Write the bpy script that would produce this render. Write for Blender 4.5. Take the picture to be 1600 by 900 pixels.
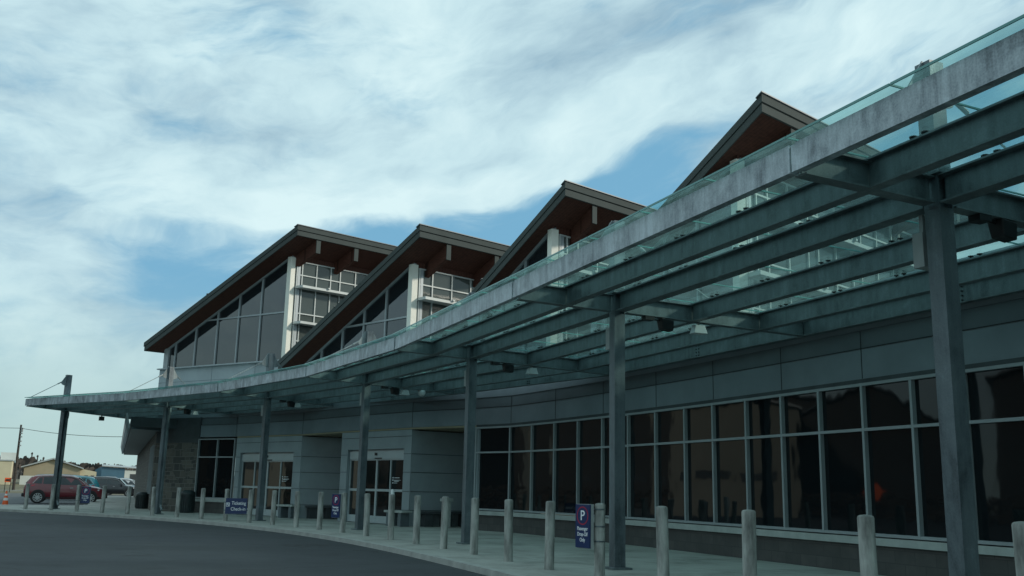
import bpy, math, random
from mathutils import Vector, Matrix
random.seed(7)
PI = math.pi
def R(a): return math.radians(a)

# ------------------------------------------------------------------ camera, sky, sun, exposure
scn = bpy.context.scene
for o in list(bpy.data.objects): bpy.data.objects.remove(o)
cam_d = bpy.data.cameras.new('camera'); cam = bpy.data.objects.new('camera', cam_d)
scn.collection.objects.link(cam); scn.camera = cam
cam_d.sensor_width = 36; cam_d.lens = 36*1522.2/1600; cam_d.clip_end = 6000; cam_d.clip_start = .05
EYE = 1.2034
r_ = Vector((0.99976, -0.004478, 0.021539)); u_ = Vector((-0.021999, -0.203489, 0.978830)); w_ = Vector((0, 0.979067, 0.203538))
cam.matrix_world = Matrix(((r_.x, u_.x, -w_.x, 0), (r_.y, u_.y, -w_.y, 0), (r_.z, u_.z, -w_.z, EYE), (0, 0, 0, 1)))
scn.render.resolution_x = 1024; scn.render.resolution_y = 576
scn.view_settings.view_transform = 'Standard'; scn.view_settings.look = 'None'
scn.view_settings.exposure = 0.0; scn.view_settings.gamma = 1
SUN_AZ, SUN_EL = 92.0, 27.0           # clockwise from +Y
sd = bpy.data.lights.new('sun', 'SUN'); sd.energy = 2.6; sd.angle = R(6); sd.color = (1.0, .93, .80)
sun = bpy.data.objects.new('sun', sd); scn.collection.objects.link(sun)
sv = Vector((math.sin(R(SUN_AZ))*math.cos(R(SUN_EL)), math.cos(R(SUN_AZ))*math.cos(R(SUN_EL)), math.sin(R(SUN_EL))))
sun.rotation_euler = sv.to_track_quat('Z', 'Y').to_euler()

class NT:
    """tiny node helper"""
    def __init__(s, tree): s.t = tree; s.n = tree.nodes; s.l = tree.links
    def add(s, typ, **kw):
        n = s.n.new(typ)
        for k, v in kw.items():
            if k == 'ins':
                for a, b in v.items():
                    if isinstance(b, bpy.types.NodeSocket): s.l.new(b, n.inputs[a])
                    else: n.inputs[a].default_value = b
            else: setattr(n, k, v)
        return n
    def math(s, op, a, b=0.0, clamp=False):
        n = s.add('ShaderNodeMath', operation=op, use_clamp=clamp)
        for i, v in ((0, a), (1, b)):
            if isinstance(v, bpy.types.NodeSocket): s.l.new(v, n.inputs[i])
            else: n.inputs[i].default_value = v
        return n.outputs[0]
    def mix(s, f, a, b):
        n = s.add('ShaderNodeMix', data_type='RGBA')
        for sock, v in ((n.inputs['Factor'], f), (n.inputs[6], a), (n.inputs[7], b)):
            if isinstance(v, bpy.types.NodeSocket): s.l.new(v, sock)
            else: sock.default_value = v
        return n.outputs[2]
    def noise(s, vec, scale, detail=4, rough=.5, dist=0):
        n = s.add('ShaderNodeTexNoise', ins={'Scale': scale, 'Detail': detail, 'Roughness': rough, 'Distortion': dist})
        if vec is not None: s.l.new(vec, n.inputs['Vector'])
        return n.outputs['Fac']
    def ramp(s, f, stops):
        n = s.add('ShaderNodeValToRGB', ins={'Fac': f}); e = n.color_ramp.elements
        while len(e) < len(stops): e.new(.5)
        for el, (p, c) in zip(e, stops): el.position = p; el.color = c if len(c) == 4 else (*c, 1)
        return n.outputs[0]
    def mapr(s, f, a, b, c=0., d=1.):
        n = s.add('ShaderNodeMapRange', interpolation_type='SMOOTHSTEP', ins={0: f, 1: a, 2: b, 3: c, 4: d}); return n.outputs[0]
    def mapping(s, vec, scale=(1, 1, 1), rot=(0, 0, 0), loc=(0, 0, 0)):
        return s.add('ShaderNodeMapping', ins={0: vec, 1: loc, 2: rot, 3: scale}).outputs[0]

world = bpy.data.worlds.new('World'); scn.world = world; world.use_nodes = True
W = NT(world.node_tree); W.n.clear()
sky = W.add('ShaderNodeTexSky', sky_type='NISHITA', sun_disc=False, sun_elevation=R(SUN_EL), sun_rotation=R(SUN_AZ), air_density=1.0, dust_density=1.0, ozone_density=1.5)
dirv = W.add('ShaderNodeTexCoord').outputs['Generated']
sep = W.add('ShaderNodeSeparateXYZ', ins={0: dirv})
zz = W.math('MAXIMUM', W.math('ADD', sep.outputs[2], .10), .03)
plane = W.add('ShaderNodeCombineXYZ', ins={0: W.math('DIVIDE', sep.outputs[0], zz), 1: W.math('DIVIDE', sep.outputs[1], zz), 2: 0.0}).outputs[0]
warp = W.add('ShaderNodeTexNoise', ins={'Vector': W.mapping(dirv, scale=(1, 1, 2.2)), 'Scale': 5.0, 'Detail': 3., 'Roughness': .5}).outputs['Color']
warp = W.add('ShaderNodeVectorMath', operation='SUBTRACT', ins={0: warp, 1: (.5, .5, .5)}).outputs[0]
def warped(amp): return W.add('ShaderNodeVectorMath', operation='NORMALIZE', ins={0: W.add('ShaderNodeVectorMath', operation='ADD', ins={0: dirv, 1: W.add('ShaderNodeVectorMath', operation='SCALE', ins={0: warp, 'Scale': amp}).outputs[0]}).outputs[0]}).outputs[0]
dw1 = warped(.085)
sw_ = W.add('ShaderNodeSeparateXYZ', ins={0: dw1})
azr = W.math('ARCTAN2', sw_.outputs[0], sw_.outputs[1])                       # bearing, radians, 0 = +Y
hor = W.math('SQRT', W.math('ADD', W.math('MULTIPLY', sw_.outputs[0], sw_.outputs[0]), W.math('MULTIPLY', sw_.outputs[1], sw_.outputs[1])))
tel = W.math('DIVIDE', sw_.outputs[2], W.math('MAXIMUM', hor, .12))           # tangent of the elevation
a_ = W.math('ADD', azr, .05)
line = W.math('ADD', .298, W.math('ADD', W.math('MULTIPLY', W.math('MINIMUM', a_, 0.), .16), W.math('MULTIPLY', W.math('MAXIMUM', a_, 0.), .42)))                      # lower edge of the bright cloud bank, climbing to the right
u = W.math('SUBTRACT', tel, line)
sp = W.add('ShaderNodeCombineXYZ', ins={0: W.math('MULTIPLY', azr, 3.2), 1: W.math('MULTIPLY', u, 7.0), 2: W.math('MULTIPLY', sep.outputs[1], .8)}).outputs[0]
n1 = W.noise(sp, 2.3, 9, .55, .12)
n2 = W.noise(W.mapping(sp, loc=(4, 2, 3)), 5.5, 8, .58, .2)
n3 = W.noise(W.mapping(sp, loc=(9, 7, 1), scale=(1, .8, 1)), 1.9, 8, .56, .12)
def bump(x, a, b_, c, d): return W.math('MULTIPLY', W.mapr(x, a, b_), W.math('SUBTRACT', 1.0, W.mapr(x, c, d)))
gapR = W.math('MULTIPLY', bump(u, -.125, -.055, -.030, .012), bump(azr, -.20, -.08, .10, .30))
gapL = W.math('MULTIPLY', bump(u, -.105, -.045, -.030, .02), bump(azr, -.46, -.34, -.18, -.06))
gapR2 = W.math('MULTIPLY', bump(u, -.30, -.2, -.10, -.06), bump(azr, -.02, .1, .6, .8))
cov = W.math('ADD', .165, W.math('ADD', W.math('MULTIPLY', n1, .62), W.math('MULTIPLY', n2, .34)))
cov = W.math('SUBTRACT', cov, W.math('MULTIPLY', gapR, .36)); cov = W.math('SUBTRACT', cov, W.math('MULTIPLY', gapL, .30)); cov = W.math('SUBTRACT', cov, W.math('MULTIPLY', gapR2, .2))
bank = W.math('MULTIPLY', bump(u, -.02, .015, .03, .11), bump(azr, -.5, -.2, .6, .9))
cov = W.math('ADD', cov, W.math('MULTIPLY', bank, .12))
fac = W.mapr(cov, .30, .66)
greyR = W.math('MULTIPLY', bump(u, .05, .11, .14, .22), bump(azr, -.06, .08, .36, .6))
greyM = W.math('MULTIPLY', bump(u, .02, .05, .06, .10), bump(azr, -.16, -.06, .0, .08))
sh2 = W.math('ADD', W.math('MULTIPLY', n3, .85), W.math('MULTIPLY', n2, .30))
sh2 = W.math('ADD', sh2, W.math('MULTIPLY', bank, .09)); sh2 = W.math('SUBTRACT', sh2, W.math('MULTIPLY', greyR, .22)); sh2 = W.math('SUBTRACT', sh2, W.math('MULTIPLY', greyM, .10))
ccol = W.ramp(sh2, [(.30, (3.2, 4.9, 6.0)), (.46, (4.4, 6.3, 7.2)), (.62, (5.8, 7.9, 8.5)), (.80, (7.1, 9.1, 9.4))])
lowc = W.mix(W.mapr(sep.outputs[2], .22, .0), ccol, (4.6, 6.4, 6.3, 1))
skyc = W.mix(.85, sky.outputs[0], (1.9, 4.6, 6.7, 1))
skyc = W.mix(W.mapr(sep.outputs[2], .22, .0, 0, .85), skyc, (3.9, 5.9, 6.2, 1))
mixc = W.mix(fac, skyc, lowc)
# below the horizon: dull ground light
gnd = W.mix(W.mapr(sep.outputs[2], -.02, 0.0), (.5, .6, .6, 1), mixc)
bg = W.add('ShaderNodeBackground', ins={0: gnd, 1: .10})
W.l.new(bg.outputs[0], W.add('ShaderNodeOutputWorld').inputs[0])

# ------------------------------------------------------------------ materials
MATS = {}
def newmat(name):
    m = bpy.data.materials.new(name); m.use_nodes = True; t = NT(m.node_tree); t.n.clear()
    out = t.add('ShaderNodeOutputMaterial'); b = t.add('ShaderNodeBsdfPrincipled'); t.l.new(b.outputs[0], out.inputs[0])
    MATS[name] = m; return m, t, b, out
def objc(t): return t.add('ShaderNodeTexCoord').outputs['Object']
def simple(name, col, rough=.6, metal=0., var=.12, scale=3., bump=.0, bscale=40., stretch=(1, 1, 1)):
    m, t, b, out = newmat(name); v = t.mapping(objc(t), scale=stretch)
    n = t.noise(v, scale, 6, .6)
    c = t.ramp(n, [(.3, tuple(x*(1-var*1.6) for x in col)), (.7, tuple(min(1, x*(1+var)) for x in col))])
    t.l.new(c, b.inputs['Base Color']); b.inputs['Roughness'].default_value = rough; b.inputs['Metallic'].default_value = metal
    if bump:
        bp = t.add('ShaderNodeBump', ins={'Strength': bump, 'Distance': .02, 'Height': t.noise(v, bscale, 4, .6)}); t.l.new(bp.outputs[0], b.inputs['Normal'])
    return m
def galv(name, lo, hi):
    m, t, b, out = newmat(name); v = objc(t)
    a = t.noise(t.mapping(v, scale=(1.0, 1.0, .55)), 1.7, 9, .66, .9)      # blotches
    a2 = t.noise(t.mapping(v, scale=(1.0, 1.0, .8), loc=(5, 2, 1)), 7.0, 6, .6, .4)
    s = t.noise(t.mapping(v, scale=(6, 6, .45)), 1.6, 5, .65)                # run-down streaks
    k = t.add('ShaderNodeTexVoronoi', ins={'Vector': v, 'Scale': 55.}).outputs['Distance']
    f = t.math('ADD', t.math('MULTIPLY', a, .62), t.math('ADD', t.math('MULTIPLY', s, .30), t.math('ADD', t.math('MULTIPLY', a2, .20), t.math('MULTIPLY', k, .07))))
    c = t.ramp(f, [(.47, tuple(x*.72 for x in lo)), (.56, tuple((x*1.2+y*.8)/2 for x, y in zip(lo, hi))), (.64, hi), (.72, tuple(min(1, x*1.3) for x in hi))])
    t.l.new(c, b.inputs['Base Color']); b.inputs['Metallic'].default_value = .35
    t.l.new(t.mapr(a, .3, .7, .38, .62), b.inputs['Roughness'])
    bp = t.add('ShaderNodeBump', ins={'Strength': .15, 'Distance': .004, 'Height': k}); t.l.new(bp.outputs[0], b.inputs['Normal'])
    return m
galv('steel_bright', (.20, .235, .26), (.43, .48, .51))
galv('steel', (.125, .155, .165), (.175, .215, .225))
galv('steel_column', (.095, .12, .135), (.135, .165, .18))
simple('bollard', (.35, .36, .335), .75, .0, .45, 6, .35, 60, (1, 1, .25))
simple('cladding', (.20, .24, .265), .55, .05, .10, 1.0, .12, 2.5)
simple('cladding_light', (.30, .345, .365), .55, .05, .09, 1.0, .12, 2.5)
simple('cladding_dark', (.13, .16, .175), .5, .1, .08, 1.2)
simple('dark_band', (.055, .065, .07), .7, 0, .2, 2)
simple('frame', (.34, .375, .39), .5, .3, .05, 2)
simple('white_frame', (.48, .51, .50), .45, .1, .06, 2)
simple('cream', (.74, .735, .66), .6, 0, .04, 2)
simple('fascia_metal', (.074, .085, .082), .8, 0, .06, 1.5); MATS['fascia_metal'].node_tree.nodes['Principled BSDF'].inputs['IOR'].default_value = 1.2
simple('roof_metal', (.10, .115, .125), .4, .4, .08, 1)
simple('sill_stone', (.40, .43, .41), .8, 0, .1, 4, .2)
simple('door_metal', (.50, .56, .58), .4, .35, .05, 2)
simple('black', (.012, .013, .015), .45, 0, .2, 5)
simple('grey_plastic', (.34, .36, .36), .5, 0, .08, 5)
simple('white_lamp', (.62, .66, .66), .35, 0, .05, 5)
simple('trash_green', (.018, .03, .032), .5, 0, .3, 6)
simple('sign_blue', (.012, .030, .105), .35, 0, .06, 6)
simple('sign_white', (.85, .87, .90), .4, 0, .02, 6)
simple('sign_red', (.38, .02, .05), .4, 0, .05, 6)
simple('rubber', (.015, .015, .016), .8, 0, .2, 9)
simple('rim', (.45, .47, .48), .3, .8, .05, 9)
simple('orange', (.85, .13, .03), .5, 0, .1, 9)
simple('reflective', (.75, .75, .72), .4, 0, .05, 9)
simple('tan_wall', (.34, .29, .20), .85, 0, .06, .6)
simple('tan_light', (.55, .49, .34), .85, 0, .05, .6)
simple('pale_wall', (.62, .64, .60), .8, 0, .06, .6)
simple('blue_wall', (.065, .15, .215), .6, .1, .08, .5)
simple('shed_roof', (.42, .45, .45), .5, .3, .08, .6)
simple('bark', (.05, .042, .035), .9, 0, .3, 6)
simple('wood_pole', (.055, .045, .038), .9, 0, .3, 6)
simple('brush', (.075, .062, .052), .95, 0, .35, .05)
simple('grass', (.14, .125, .075), .95, 0, .35, .25, .3, 3)
simple('kerb', (.36, .37, .345), .85, 0, .14, 3, .2)
def carpaint(name, col):
    m, t, b, out = newmat(name); n = t.noise(objc(t), 2., 5, .6)
    t.l.new(t.ramp(n, [(.3, tuple(x*.82 for x in col)), (.7, col)]), b.inputs['Base Color'])
    b.inputs['Roughness'].default_value = .35; b.inputs['Coat Weight'].default_value = .7; b.inputs['Coat Roughness'].default_value = .08
carpaint('paint_red', (.17, .016, .026)); carpaint('paint_teal', (.06, .36, .42)); carpaint('paint_black', (.006, .008, .012)); carpaint('paint_silver', (.42, .46, .48))
m, t, b, out = newmat('car_glass'); b.inputs['Base Color'].default_value = (.02, .03, .035, 1); b.inputs['Roughness'].default_value = .05
m, t, b, out = newmat('tail_light'); b.inputs['Base Color'].default_value = (.5, .03, .05, 1); b.inputs['Roughness'].default_value = .15
m, t, b, out = newmat('head_light'); b.inputs['Base Color'].default_value = (.6, .63, .65, 1); b.inputs['Roughness'].default_value = .12
# window glass: near-black tinted pane, slightly wavy mirror
def glassmat(name, col, wav, rough=.03, ior=1.75):
    m, t, b, out = newmat(name); v = objc(t)
    n = t.noise(t.mapping(v, scale=(1, 1, .7)), 1.3, 2, .5)
    bp = t.add('ShaderNodeBump', ins={'Strength': wav, 'Distance': .02, 'Height': n}); t.l.new(bp.outputs[0], b.inputs['Normal'])
    b.inputs['Base Color'].default_value = (*col, 1); b.inputs['Roughness'].default_value = rough; b.inputs['IOR'].default_value = ior
glassmat('window_glass', (.006, .009, .011), .16, .03, 1.38)
glassmat('upper_glass', (.012, .018, .022), .15, .03, 1.9)
glassmat('clerestory_glass', (.07, .085, .08), .15, .05, 1.5)
glassmat('door_glass', (.010, .013, .013), .2)
# canopy glass: teal laminated glass, a little dusty
m, t, b, out = newmat('canopy_glass'); t.n.remove(b)
v = objc(t); dirt = t.noise(t.mapping(v, scale=(1, 1, 1)), 1.1, 6, .6)
tr = t.add('ShaderNodeBsdfTransparent', ins={0: (.55, .80, .78, 1)})
df = t.add('ShaderNodeBsdfTranslucent', ins={0: (.34, .56, .55, 1)}); d2 = t.add('ShaderNodeBsdfDiffuse', ins={0: (.28, .47, .47, 1)})
dd = t.add('ShaderNodeMixShader', ins={0: .4, 1: df.outputs[0], 2: d2.outputs[0]})
mx = t.add('ShaderNodeMixShader', ins={0: t.mapr(dirt, .25, .8, .16, .42), 1: tr.outputs[0], 2: dd.outputs[0]})
gl = t.add('ShaderNodeBsdfGlossy', ins={0: (.8, .95, .93, 1), 1: .06})
fr = t.add('ShaderNodeFresnel', ins={0: 1.45})
mx2 = t.add('ShaderNodeMixShader', ins={0: fr.outputs[0], 1: mx.outputs[0], 2: gl.outputs[0]}); t.l.new(mx2.outputs[0], out.inputs[0])
m, t, b, out = newmat('glass_edge'); b.inputs['Base Color'].default_value = (.10, .30, .28, 1); b.inputs['Roughness'].default_value = .2
# timber soffit: boards
m, t, b, out = newmat('timber'); v = objc(t)
g = t.noise(t.mapping(v, scale=(2, 2, 12)), 3., 6, .6); bd = t.add('ShaderNodeTexWave', ins={'Vector': t.mapping(v, rot=(0, 0, R(-47.5))), 'Scale': 2.4, 'Distortion': .2})
c = t.ramp(g, [(.3, (.064, .026, .019)), (.7, (.115, .046, .032))])
c = t.mix(t.mapr(bd.outputs['Fac'], .05, .0, 0, .75), c, (.025, .010, .007, 1)); t.l.new(c, b.inputs['Base Color']); b.inputs['Roughness'].default_value = .7; b.inputs['IOR'].default_value = 1.3
# random ashlar stone
m, t, b, out = newmat('stone'); v = objc(t)
wob = t.add('ShaderNodeTexNoise', ins={'Vector': v, 'Scale': 1.7, 'Detail': 2.}).outputs['Color']
vv = t.add('ShaderNodeVectorMath', operation='ADD', ins={0: v, 1: t.add('ShaderNodeVectorMath', operation='SCALE', ins={0: wob, 'Scale': .10}).outputs[0]}).outputs[0]
s_ = t.add('ShaderNodeSeparateXYZ', ins={0: vv}); uu = t.math('ADD', t.math('MULTIPLY', s_.outputs[0], -.85), t.math('MULTIPLY', s_.outputs[1], .75))
uv = t.add('ShaderNodeCombineXYZ', ins={0: uu, 1: s_.outputs[2], 2: 0.}).outputs[0]
ba = t.add('ShaderNodeTexBrick', offset=.37, squash=.62, squash_frequency=2, ins={'Vector': uv, 'Color1': (0, 0, 0, 1), 'Color2': (1, 1, 1, 1), 'Mortar': (.5, .5, .5, 1), 'Scale': 1., 'Mortar Size': .016, 'Mortar Smooth': .3, 'Brick Width': .62, 'Row Height': .30})
bb = t.add('ShaderNodeTexBrick', offset=.61, squash=1.5, squash_frequency=3, ins={'Vector': t.mapping(uv, loc=(.13, .07, 0)), 'Color1': (0, 0, 0, 1), 'Color2': (1, 1, 1, 1), 'Mortar': (.5, .5, .5, 1), 'Scale': 1., 'Mortar Size': .014, 'Mortar Smooth': .3, 'Brick Width': .33, 'Row Height': .165})
pick = t.mapr(t.noise(uv, 1.1, 0, .5), .47, .50)
bc = t.mix(pick, ba.outputs['Color'], bb.outputs['Color']); bf = t.math('ADD', t.math('MULTIPLY', ba.outputs['Fac'], t.math('SUBTRACT', 1., pick)), t.math('MULTIPLY', bb.outputs['Fac'], pick))
ch = t.math('ADD', t.math('MULTIPLY', t.add('ShaderNodeSeparateColor', ins={0: bc}).outputs[0], .7), t.math('MULTIPLY', t.noise(v, 6., 5, .6), .4))
c = t.ramp(ch, [(.1, (.045, .046, .046)), (.5, (.085, .08, .07)), (.95, (.14, .128, .11))])
c = t.mix(bf, c, (.17, .165, .15, 1)); t.l.new(c, b.inputs['Base Color']); b.inputs['Roughness'].default_value = .9
bp = t.add('ShaderNodeBump', invert=True, ins={'Strength': .7, 'Distance': .03, 'Height': bf}); t.l.new(bp.outputs[0], b.inputs['Normal'])
# dark split-face brick plinth
m, t, b, out = newmat('plinth_brick'); v = objc(t)
s_ = t.add('ShaderNodeSeparateXYZ', ins={0: v}); uv = t.add('ShaderNodeCombineXYZ', ins={0: s_.outputs[1], 1: s_.outputs[2], 2: 0.}).outputs[0]
br = t.add('ShaderNodeTexBrick', ins={'Vector': uv, 'Color1': (.075, .072, .07, 1), 'Color2': (.10, .095, .09, 1), 'Mortar': (.055, .055, .055, 1), 'Scale': 2.5, 'Mortar Size': .015, 'Brick Width': 1., 'Row Height': .5})
nn = t.noise(v, 3, 5, .6); t.l.new(t.mix(t.mapr(nn, .3, .7, 0, .5), br.outputs[0], (.05, .05, .05, 1)), b.inputs['Base Color']); b.inputs['Roughness'].default_value = .85
# asphalt
def asphalt(name, a, c2):
    m, t, b, out = newmat(name); v = objc(t)
    f = t.noise(v, 140., 3, .7); big = t.noise(t.mapping(v, scale=(.5, 1, 1)), .22, 6, .6, .5); mid = t.noise(v, 2.2, 6, .7)
    c = t.mix(t.mapr(t.math('ADD', t.math('MULTIPLY', big, .65), t.math('MULTIPLY', mid, .35)), .38, .62), a, c2)
    pt_ = t.noise(t.mapping(v, scale=(.7, 1.3, 1), rot=(0, 0, R(30))), .9, 3, .5, 1.2); c = t.mix(t.mapr(pt_, .60, .66, 0, .45), c, tuple(x*.6 for x in a[:3])+(1,))
    ck = t.add('ShaderNodeTexVoronoi', feature='DISTANCE_TO_EDGE', ins={'Vector': t.add('ShaderNodeVectorMath', operation='ADD', ins={0: v, 1: t.add('ShaderNodeTexNoise', ins={'Vector': v, 'Scale': 1.5, 'Detail': 4.}).outputs['Color']}).outputs[0], 'Scale': .16}).outputs['Distance']
    c = t.mix(t.mapr(ck, .006, .002, 0, .8), c, (.012, .012, .012, 1))
    c = t.mix(t.mapr(f, .52, .75, 0, .34), c, (.14, .145, .14, 1)); t.l.new(c, b.inputs['Base Color']); b.inputs['Roughness'].default_value = .88
    bp = t.add('ShaderNodeBump', ins={'Strength': .5, 'Distance': .006, 'Height': f}); t.l.new(bp.outputs[0], b.inputs['Normal'])
asphalt('asphalt', (.024, .029, .033, 1), (.038, .044, .050, 1)); asphalt('lot_asphalt', (.060, .065, .070, 1), (.09, .096, .10, 1))
# broom-finished concrete with joints
m, t, b, out = newmat('concrete'); v = objc(t)
big = t.noise(v, .7, 8, .7, .6); fine = t.noise(v, 30, 4, .7)
c = t.ramp(t.math('ADD', t.math('MULTIPLY', big, .8), t.math('MULTIPLY', fine, .2)), [(.36, (.20, .205, .185)), (.48, (.31, .315, .285)), (.62, (.39, .40, .365))])
br = t.add('ShaderNodeTexBrick', offset=0., ins={'Vector': t.mapping(v, rot=(0, 0, R(-28))), 'Scale': 1., 'Mortar Size': .012, 'Brick Width': 1.8, 'Row Height': 1.8, 'Color1': (1, 1, 1, 1), 'Color2': (1, 1, 1, 1), 'Mortar': (0, 0, 0, 1)})
c = t.mix(t.mapr(br.outputs['Fac'], 0, 1, 0, .55), c, (.12, .12, .11, 1)); t.l.new(c, b.inputs['Base Color']); b.inputs['Roughness'].default_value = .9

# ------------------------------------------------------------------ mesh helpers
COL = scn.collection
class MB:
    def __init__(s): s.v = []; s.f = []
    def poly(s, pts):
        i = len(s.v); s.v += [tuple(p) for p in pts]; s.f.append(tuple(range(i, i+len(pts)))); return s
    def hexa(s, a, b):       # two matching loops -> closed prism
        n = len(a); i = len(s.v); s.v += [tuple(p) for p in a] + [tuple(p) for p in b]
        s.f.append(tuple(i+k for k in reversed(range(n)))); s.f.append(tuple(i+n+k for k in range(n)))
        for k in range(n): s.f.append((i+k, i+(k+1) % n, i+n+(k+1) % n, i+n+k))
        return s
    def box(s, c, d, rz=0):
        cx, cy, cz = c; x, y, z = (k/2 for k in d); cs, sn = math.cos(rz), math.sin(rz)
        q = [(cx+a*x*cs-b_*y*sn, cy+a*x*sn+b_*y*cs) for a, b_ in ((-1, -1), (1, -1), (1, 1), (-1, 1))]
        return s.hexa([(*p, cz-z) for p in q], [(*p, cz+z) for p in q])
    def prism(s, poly, z0, z1):
        return s.hexa([(p[0], p[1], z0) for p in poly], [(p[0], p[1], z1) for p in poly])
    def bar(s, p0, p1, w, h, up=(0, 0, 1), prof='box', t=.014, side=1):
        """bar centred on p0-p1; w sideways, h along up; profiles box, I, C"""
        p0, p1, up = Vector(p0), Vector(p1), Vector(up); ax = (p1-p0).normalized()
        sd = ax.cross(up).normalized(); up = sd.cross(ax).normalized()
        def P(o, a, b_): return o+sd*a+up*b_
        if prof == 'box': pr = [[(-w/2, -h/2), (w/2, -h/2), (w/2, h/2), (-w/2, h/2)]]
        elif prof == 'I': pr = [[(-w/2, -h/2), (w/2, -h/2), (w/2, -h/2+t), (t/2, -h/2+t), (t/2, h/2-t), (w/2, h/2-t), (w/2, h/2), (-w/2, h/2), (-w/2, h/2-t), (-t/2, h/2-t), (-t/2, -h/2+t), (-w/2, -h/2+t)]]
        else: pr = [[(-w/2*side, -h/2), (w/2*side, -h/2), (w/2*side, -h/2+t), (-w/2*side+t*side, -h/2+t), (-w/2*side+t*side, h/2-t), (w/2*side, h/2-t), (w/2*side, h/2), (-w/2*side, h/2)]]
        for q in pr: s.hexa([P(p0, *c) for c in q], [P(p1, *c) for c in q])
        return s
    def tube(s, p0, p1, r0, r1=None, n=10, cap=True):
        r1 = r0 if r1 is None else r1; p0, p1 = Vector(p0), Vector(p1); ax = (p1-p0).normalized()
        a = ax.orthogonal().normalized(); b_ = ax.cross(a)
        A = [p0+(a*math.cos(2*PI*k/n)+b_*math.sin(2*PI*k/n))*r0 for k in range(n)]; B = [p1+(a*math.cos(2*PI*k/n)+b_*math.sin(2*PI*k/n))*r1 for k in range(n)]
        return s.hexa(A, B)
    def lathe(s, c, prof, n=20):     # prof [(r,z)]
        i = len(s.v); cx, cy, cz = c
        for r, z in prof:
            for k in range(n): s.v.append((cx+r*math.cos(2*PI*k/n), cy+r*math.sin(2*PI*k/n), cz+z))
        for j in range(len(prof)-1):
            for k in range(n): a = i+j*n+k; b_ = i+j*n+(k+1) % n; s.f.append((a, b_, b_+n, a+n))
        s.f.append(tuple(i+k for k in reversed(range(n)))); s.f.append(tuple(i+(len(prof)-1)*n+k for k in range(n))); return s
    def path(s, pts, w, h, up=(0, 0, 1), **k):
        for a, b_ in zip(pts[:-1], pts[1:]): s.bar(a, b_, w, h, up, **k)
        return s
    def build(s, name, mat, parent=None, smooth=False, bevel=0):
        me = bpy.data.meshes.new(name); off = Vector(world_loc(parent)) if parent else Vector((0, 0, 0))
        me.from_pydata([tuple(Vector(v)-off) for v in s.v], [], s.f); me.materials.append(MATS[mat]); me.update()
        if smooth:
            for p in me.polygons: p.use_smooth = True
        o = bpy.data.objects.new(name, me); COL.objects.link(o)
        if parent: o.parent = parent
        if bevel:
            b_ = o.modifiers.new('bevel', 'BEVEL'); b_.width = bevel; b_.segments = 2; b_.limit_method = 'ANGLE'
        if smooth:
            e = o.modifiers.new('edges', 'EDGE_SPLIT'); e.split_angle = R(38)
        return o
def world_loc(o):
    l = Vector((0, 0, 0))
    while o: l += o.location; o = o.parent
    return l
def tag(o, label=None, cat=None, group=None, kind=None):
    if label: o['label'] = label
    if cat: o['category'] = cat
    if group: o['group'] = group
    if kind: o['kind'] = kind
    return o
def empty(name, loc, label=None, cat=None, group=None):
    o = bpy.data.objects.new(name, None); COL.objects.link(o); o.location = loc; o.empty_display_size = .2
    return tag(o, label, cat, group)
def copy_tree(o, parent=None):
    c = o.copy(); COL.objects.link(c)
    if parent: c.parent = parent
    for ch in list(o.children):
        copy_tree(ch, c)
    return c
def struct(name, mb, mat): return tag(mb.build(name, mat), kind='structure')
def text_mesh(name, body, size, mat, parent, origin, xdir, updir, align='CENTER', squash=1.0, depth=.002, bold=True):
    cu = bpy.data.curves.new(name, 'FONT'); cu.body = body; cu.size = size; cu.align_x = align; cu.extrude = depth
    if bold: cu.offset = size*.006
    tmp = bpy.data.objects.new(name, cu); COL.objects.link(tmp)
    bpy.context.view_layer.update(); me = bpy.data.meshes.new_from_object(tmp.evaluated_get(bpy.context.evaluated_depsgraph_get()))
    bpy.data.objects.remove(tmp)
    X = Vector(xdir).normalized(); U = Vector(updir).normalized(); N = X.cross(U); off = world_loc(parent)
    for v in me.vertices:
        c = v.co.copy(); v.co = Vector(origin)+X*c.x*squash+U*c.y+N*c.z-off
    me.materials.clear(); me.materials.append(MATS[mat]); o = bpy.data.objects.new(name, me); COL.objects.link(o); o.parent = parent
    return o

# ------------------------------------------------------------------ plan curve of the column line (arc length s, off > 0 to the building)
HC = (.4213, -.6812, 2.4505, -1.1857)
def heading(s):
    if s < 0: return .377+(HC[0]-.377)*max(0, 1+s/.6)
    s = min(s, 44); q = s/40; return HC[0]+HC[1]*q+HC[2]*q*q+HC[3]*q**3
SS = [k*.1 for k in range(-400, 701)]; PX = [0.]*len(SS); PY = [0.]*len(SS)
for k in range(1, len(SS)):
    h_ = heading((SS[k]+SS[k-1])/2); PX[k] = PX[k-1]-math.sin(h_)*.1; PY[k] = PY[k-1]+math.cos(h_)*.1
ox, oy = 4.4431-PX[400], 9.7842-PY[400]
def pt(s, off=0):
    k = (s+40)/.1; i = int(min(max(k, 0), len(SS)-2)); f = k-i; h_ = heading(s)
    return (PX[i]*(1-f)+PX[i+1]*f+ox+math.cos(h_)*off, PY[i]*(1-f)+PY[i+1]*f+oy+math.sin(h_)*off)
L = 7.0421
def v3(p, z): return Vector((p[0], p[1], z))

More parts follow.
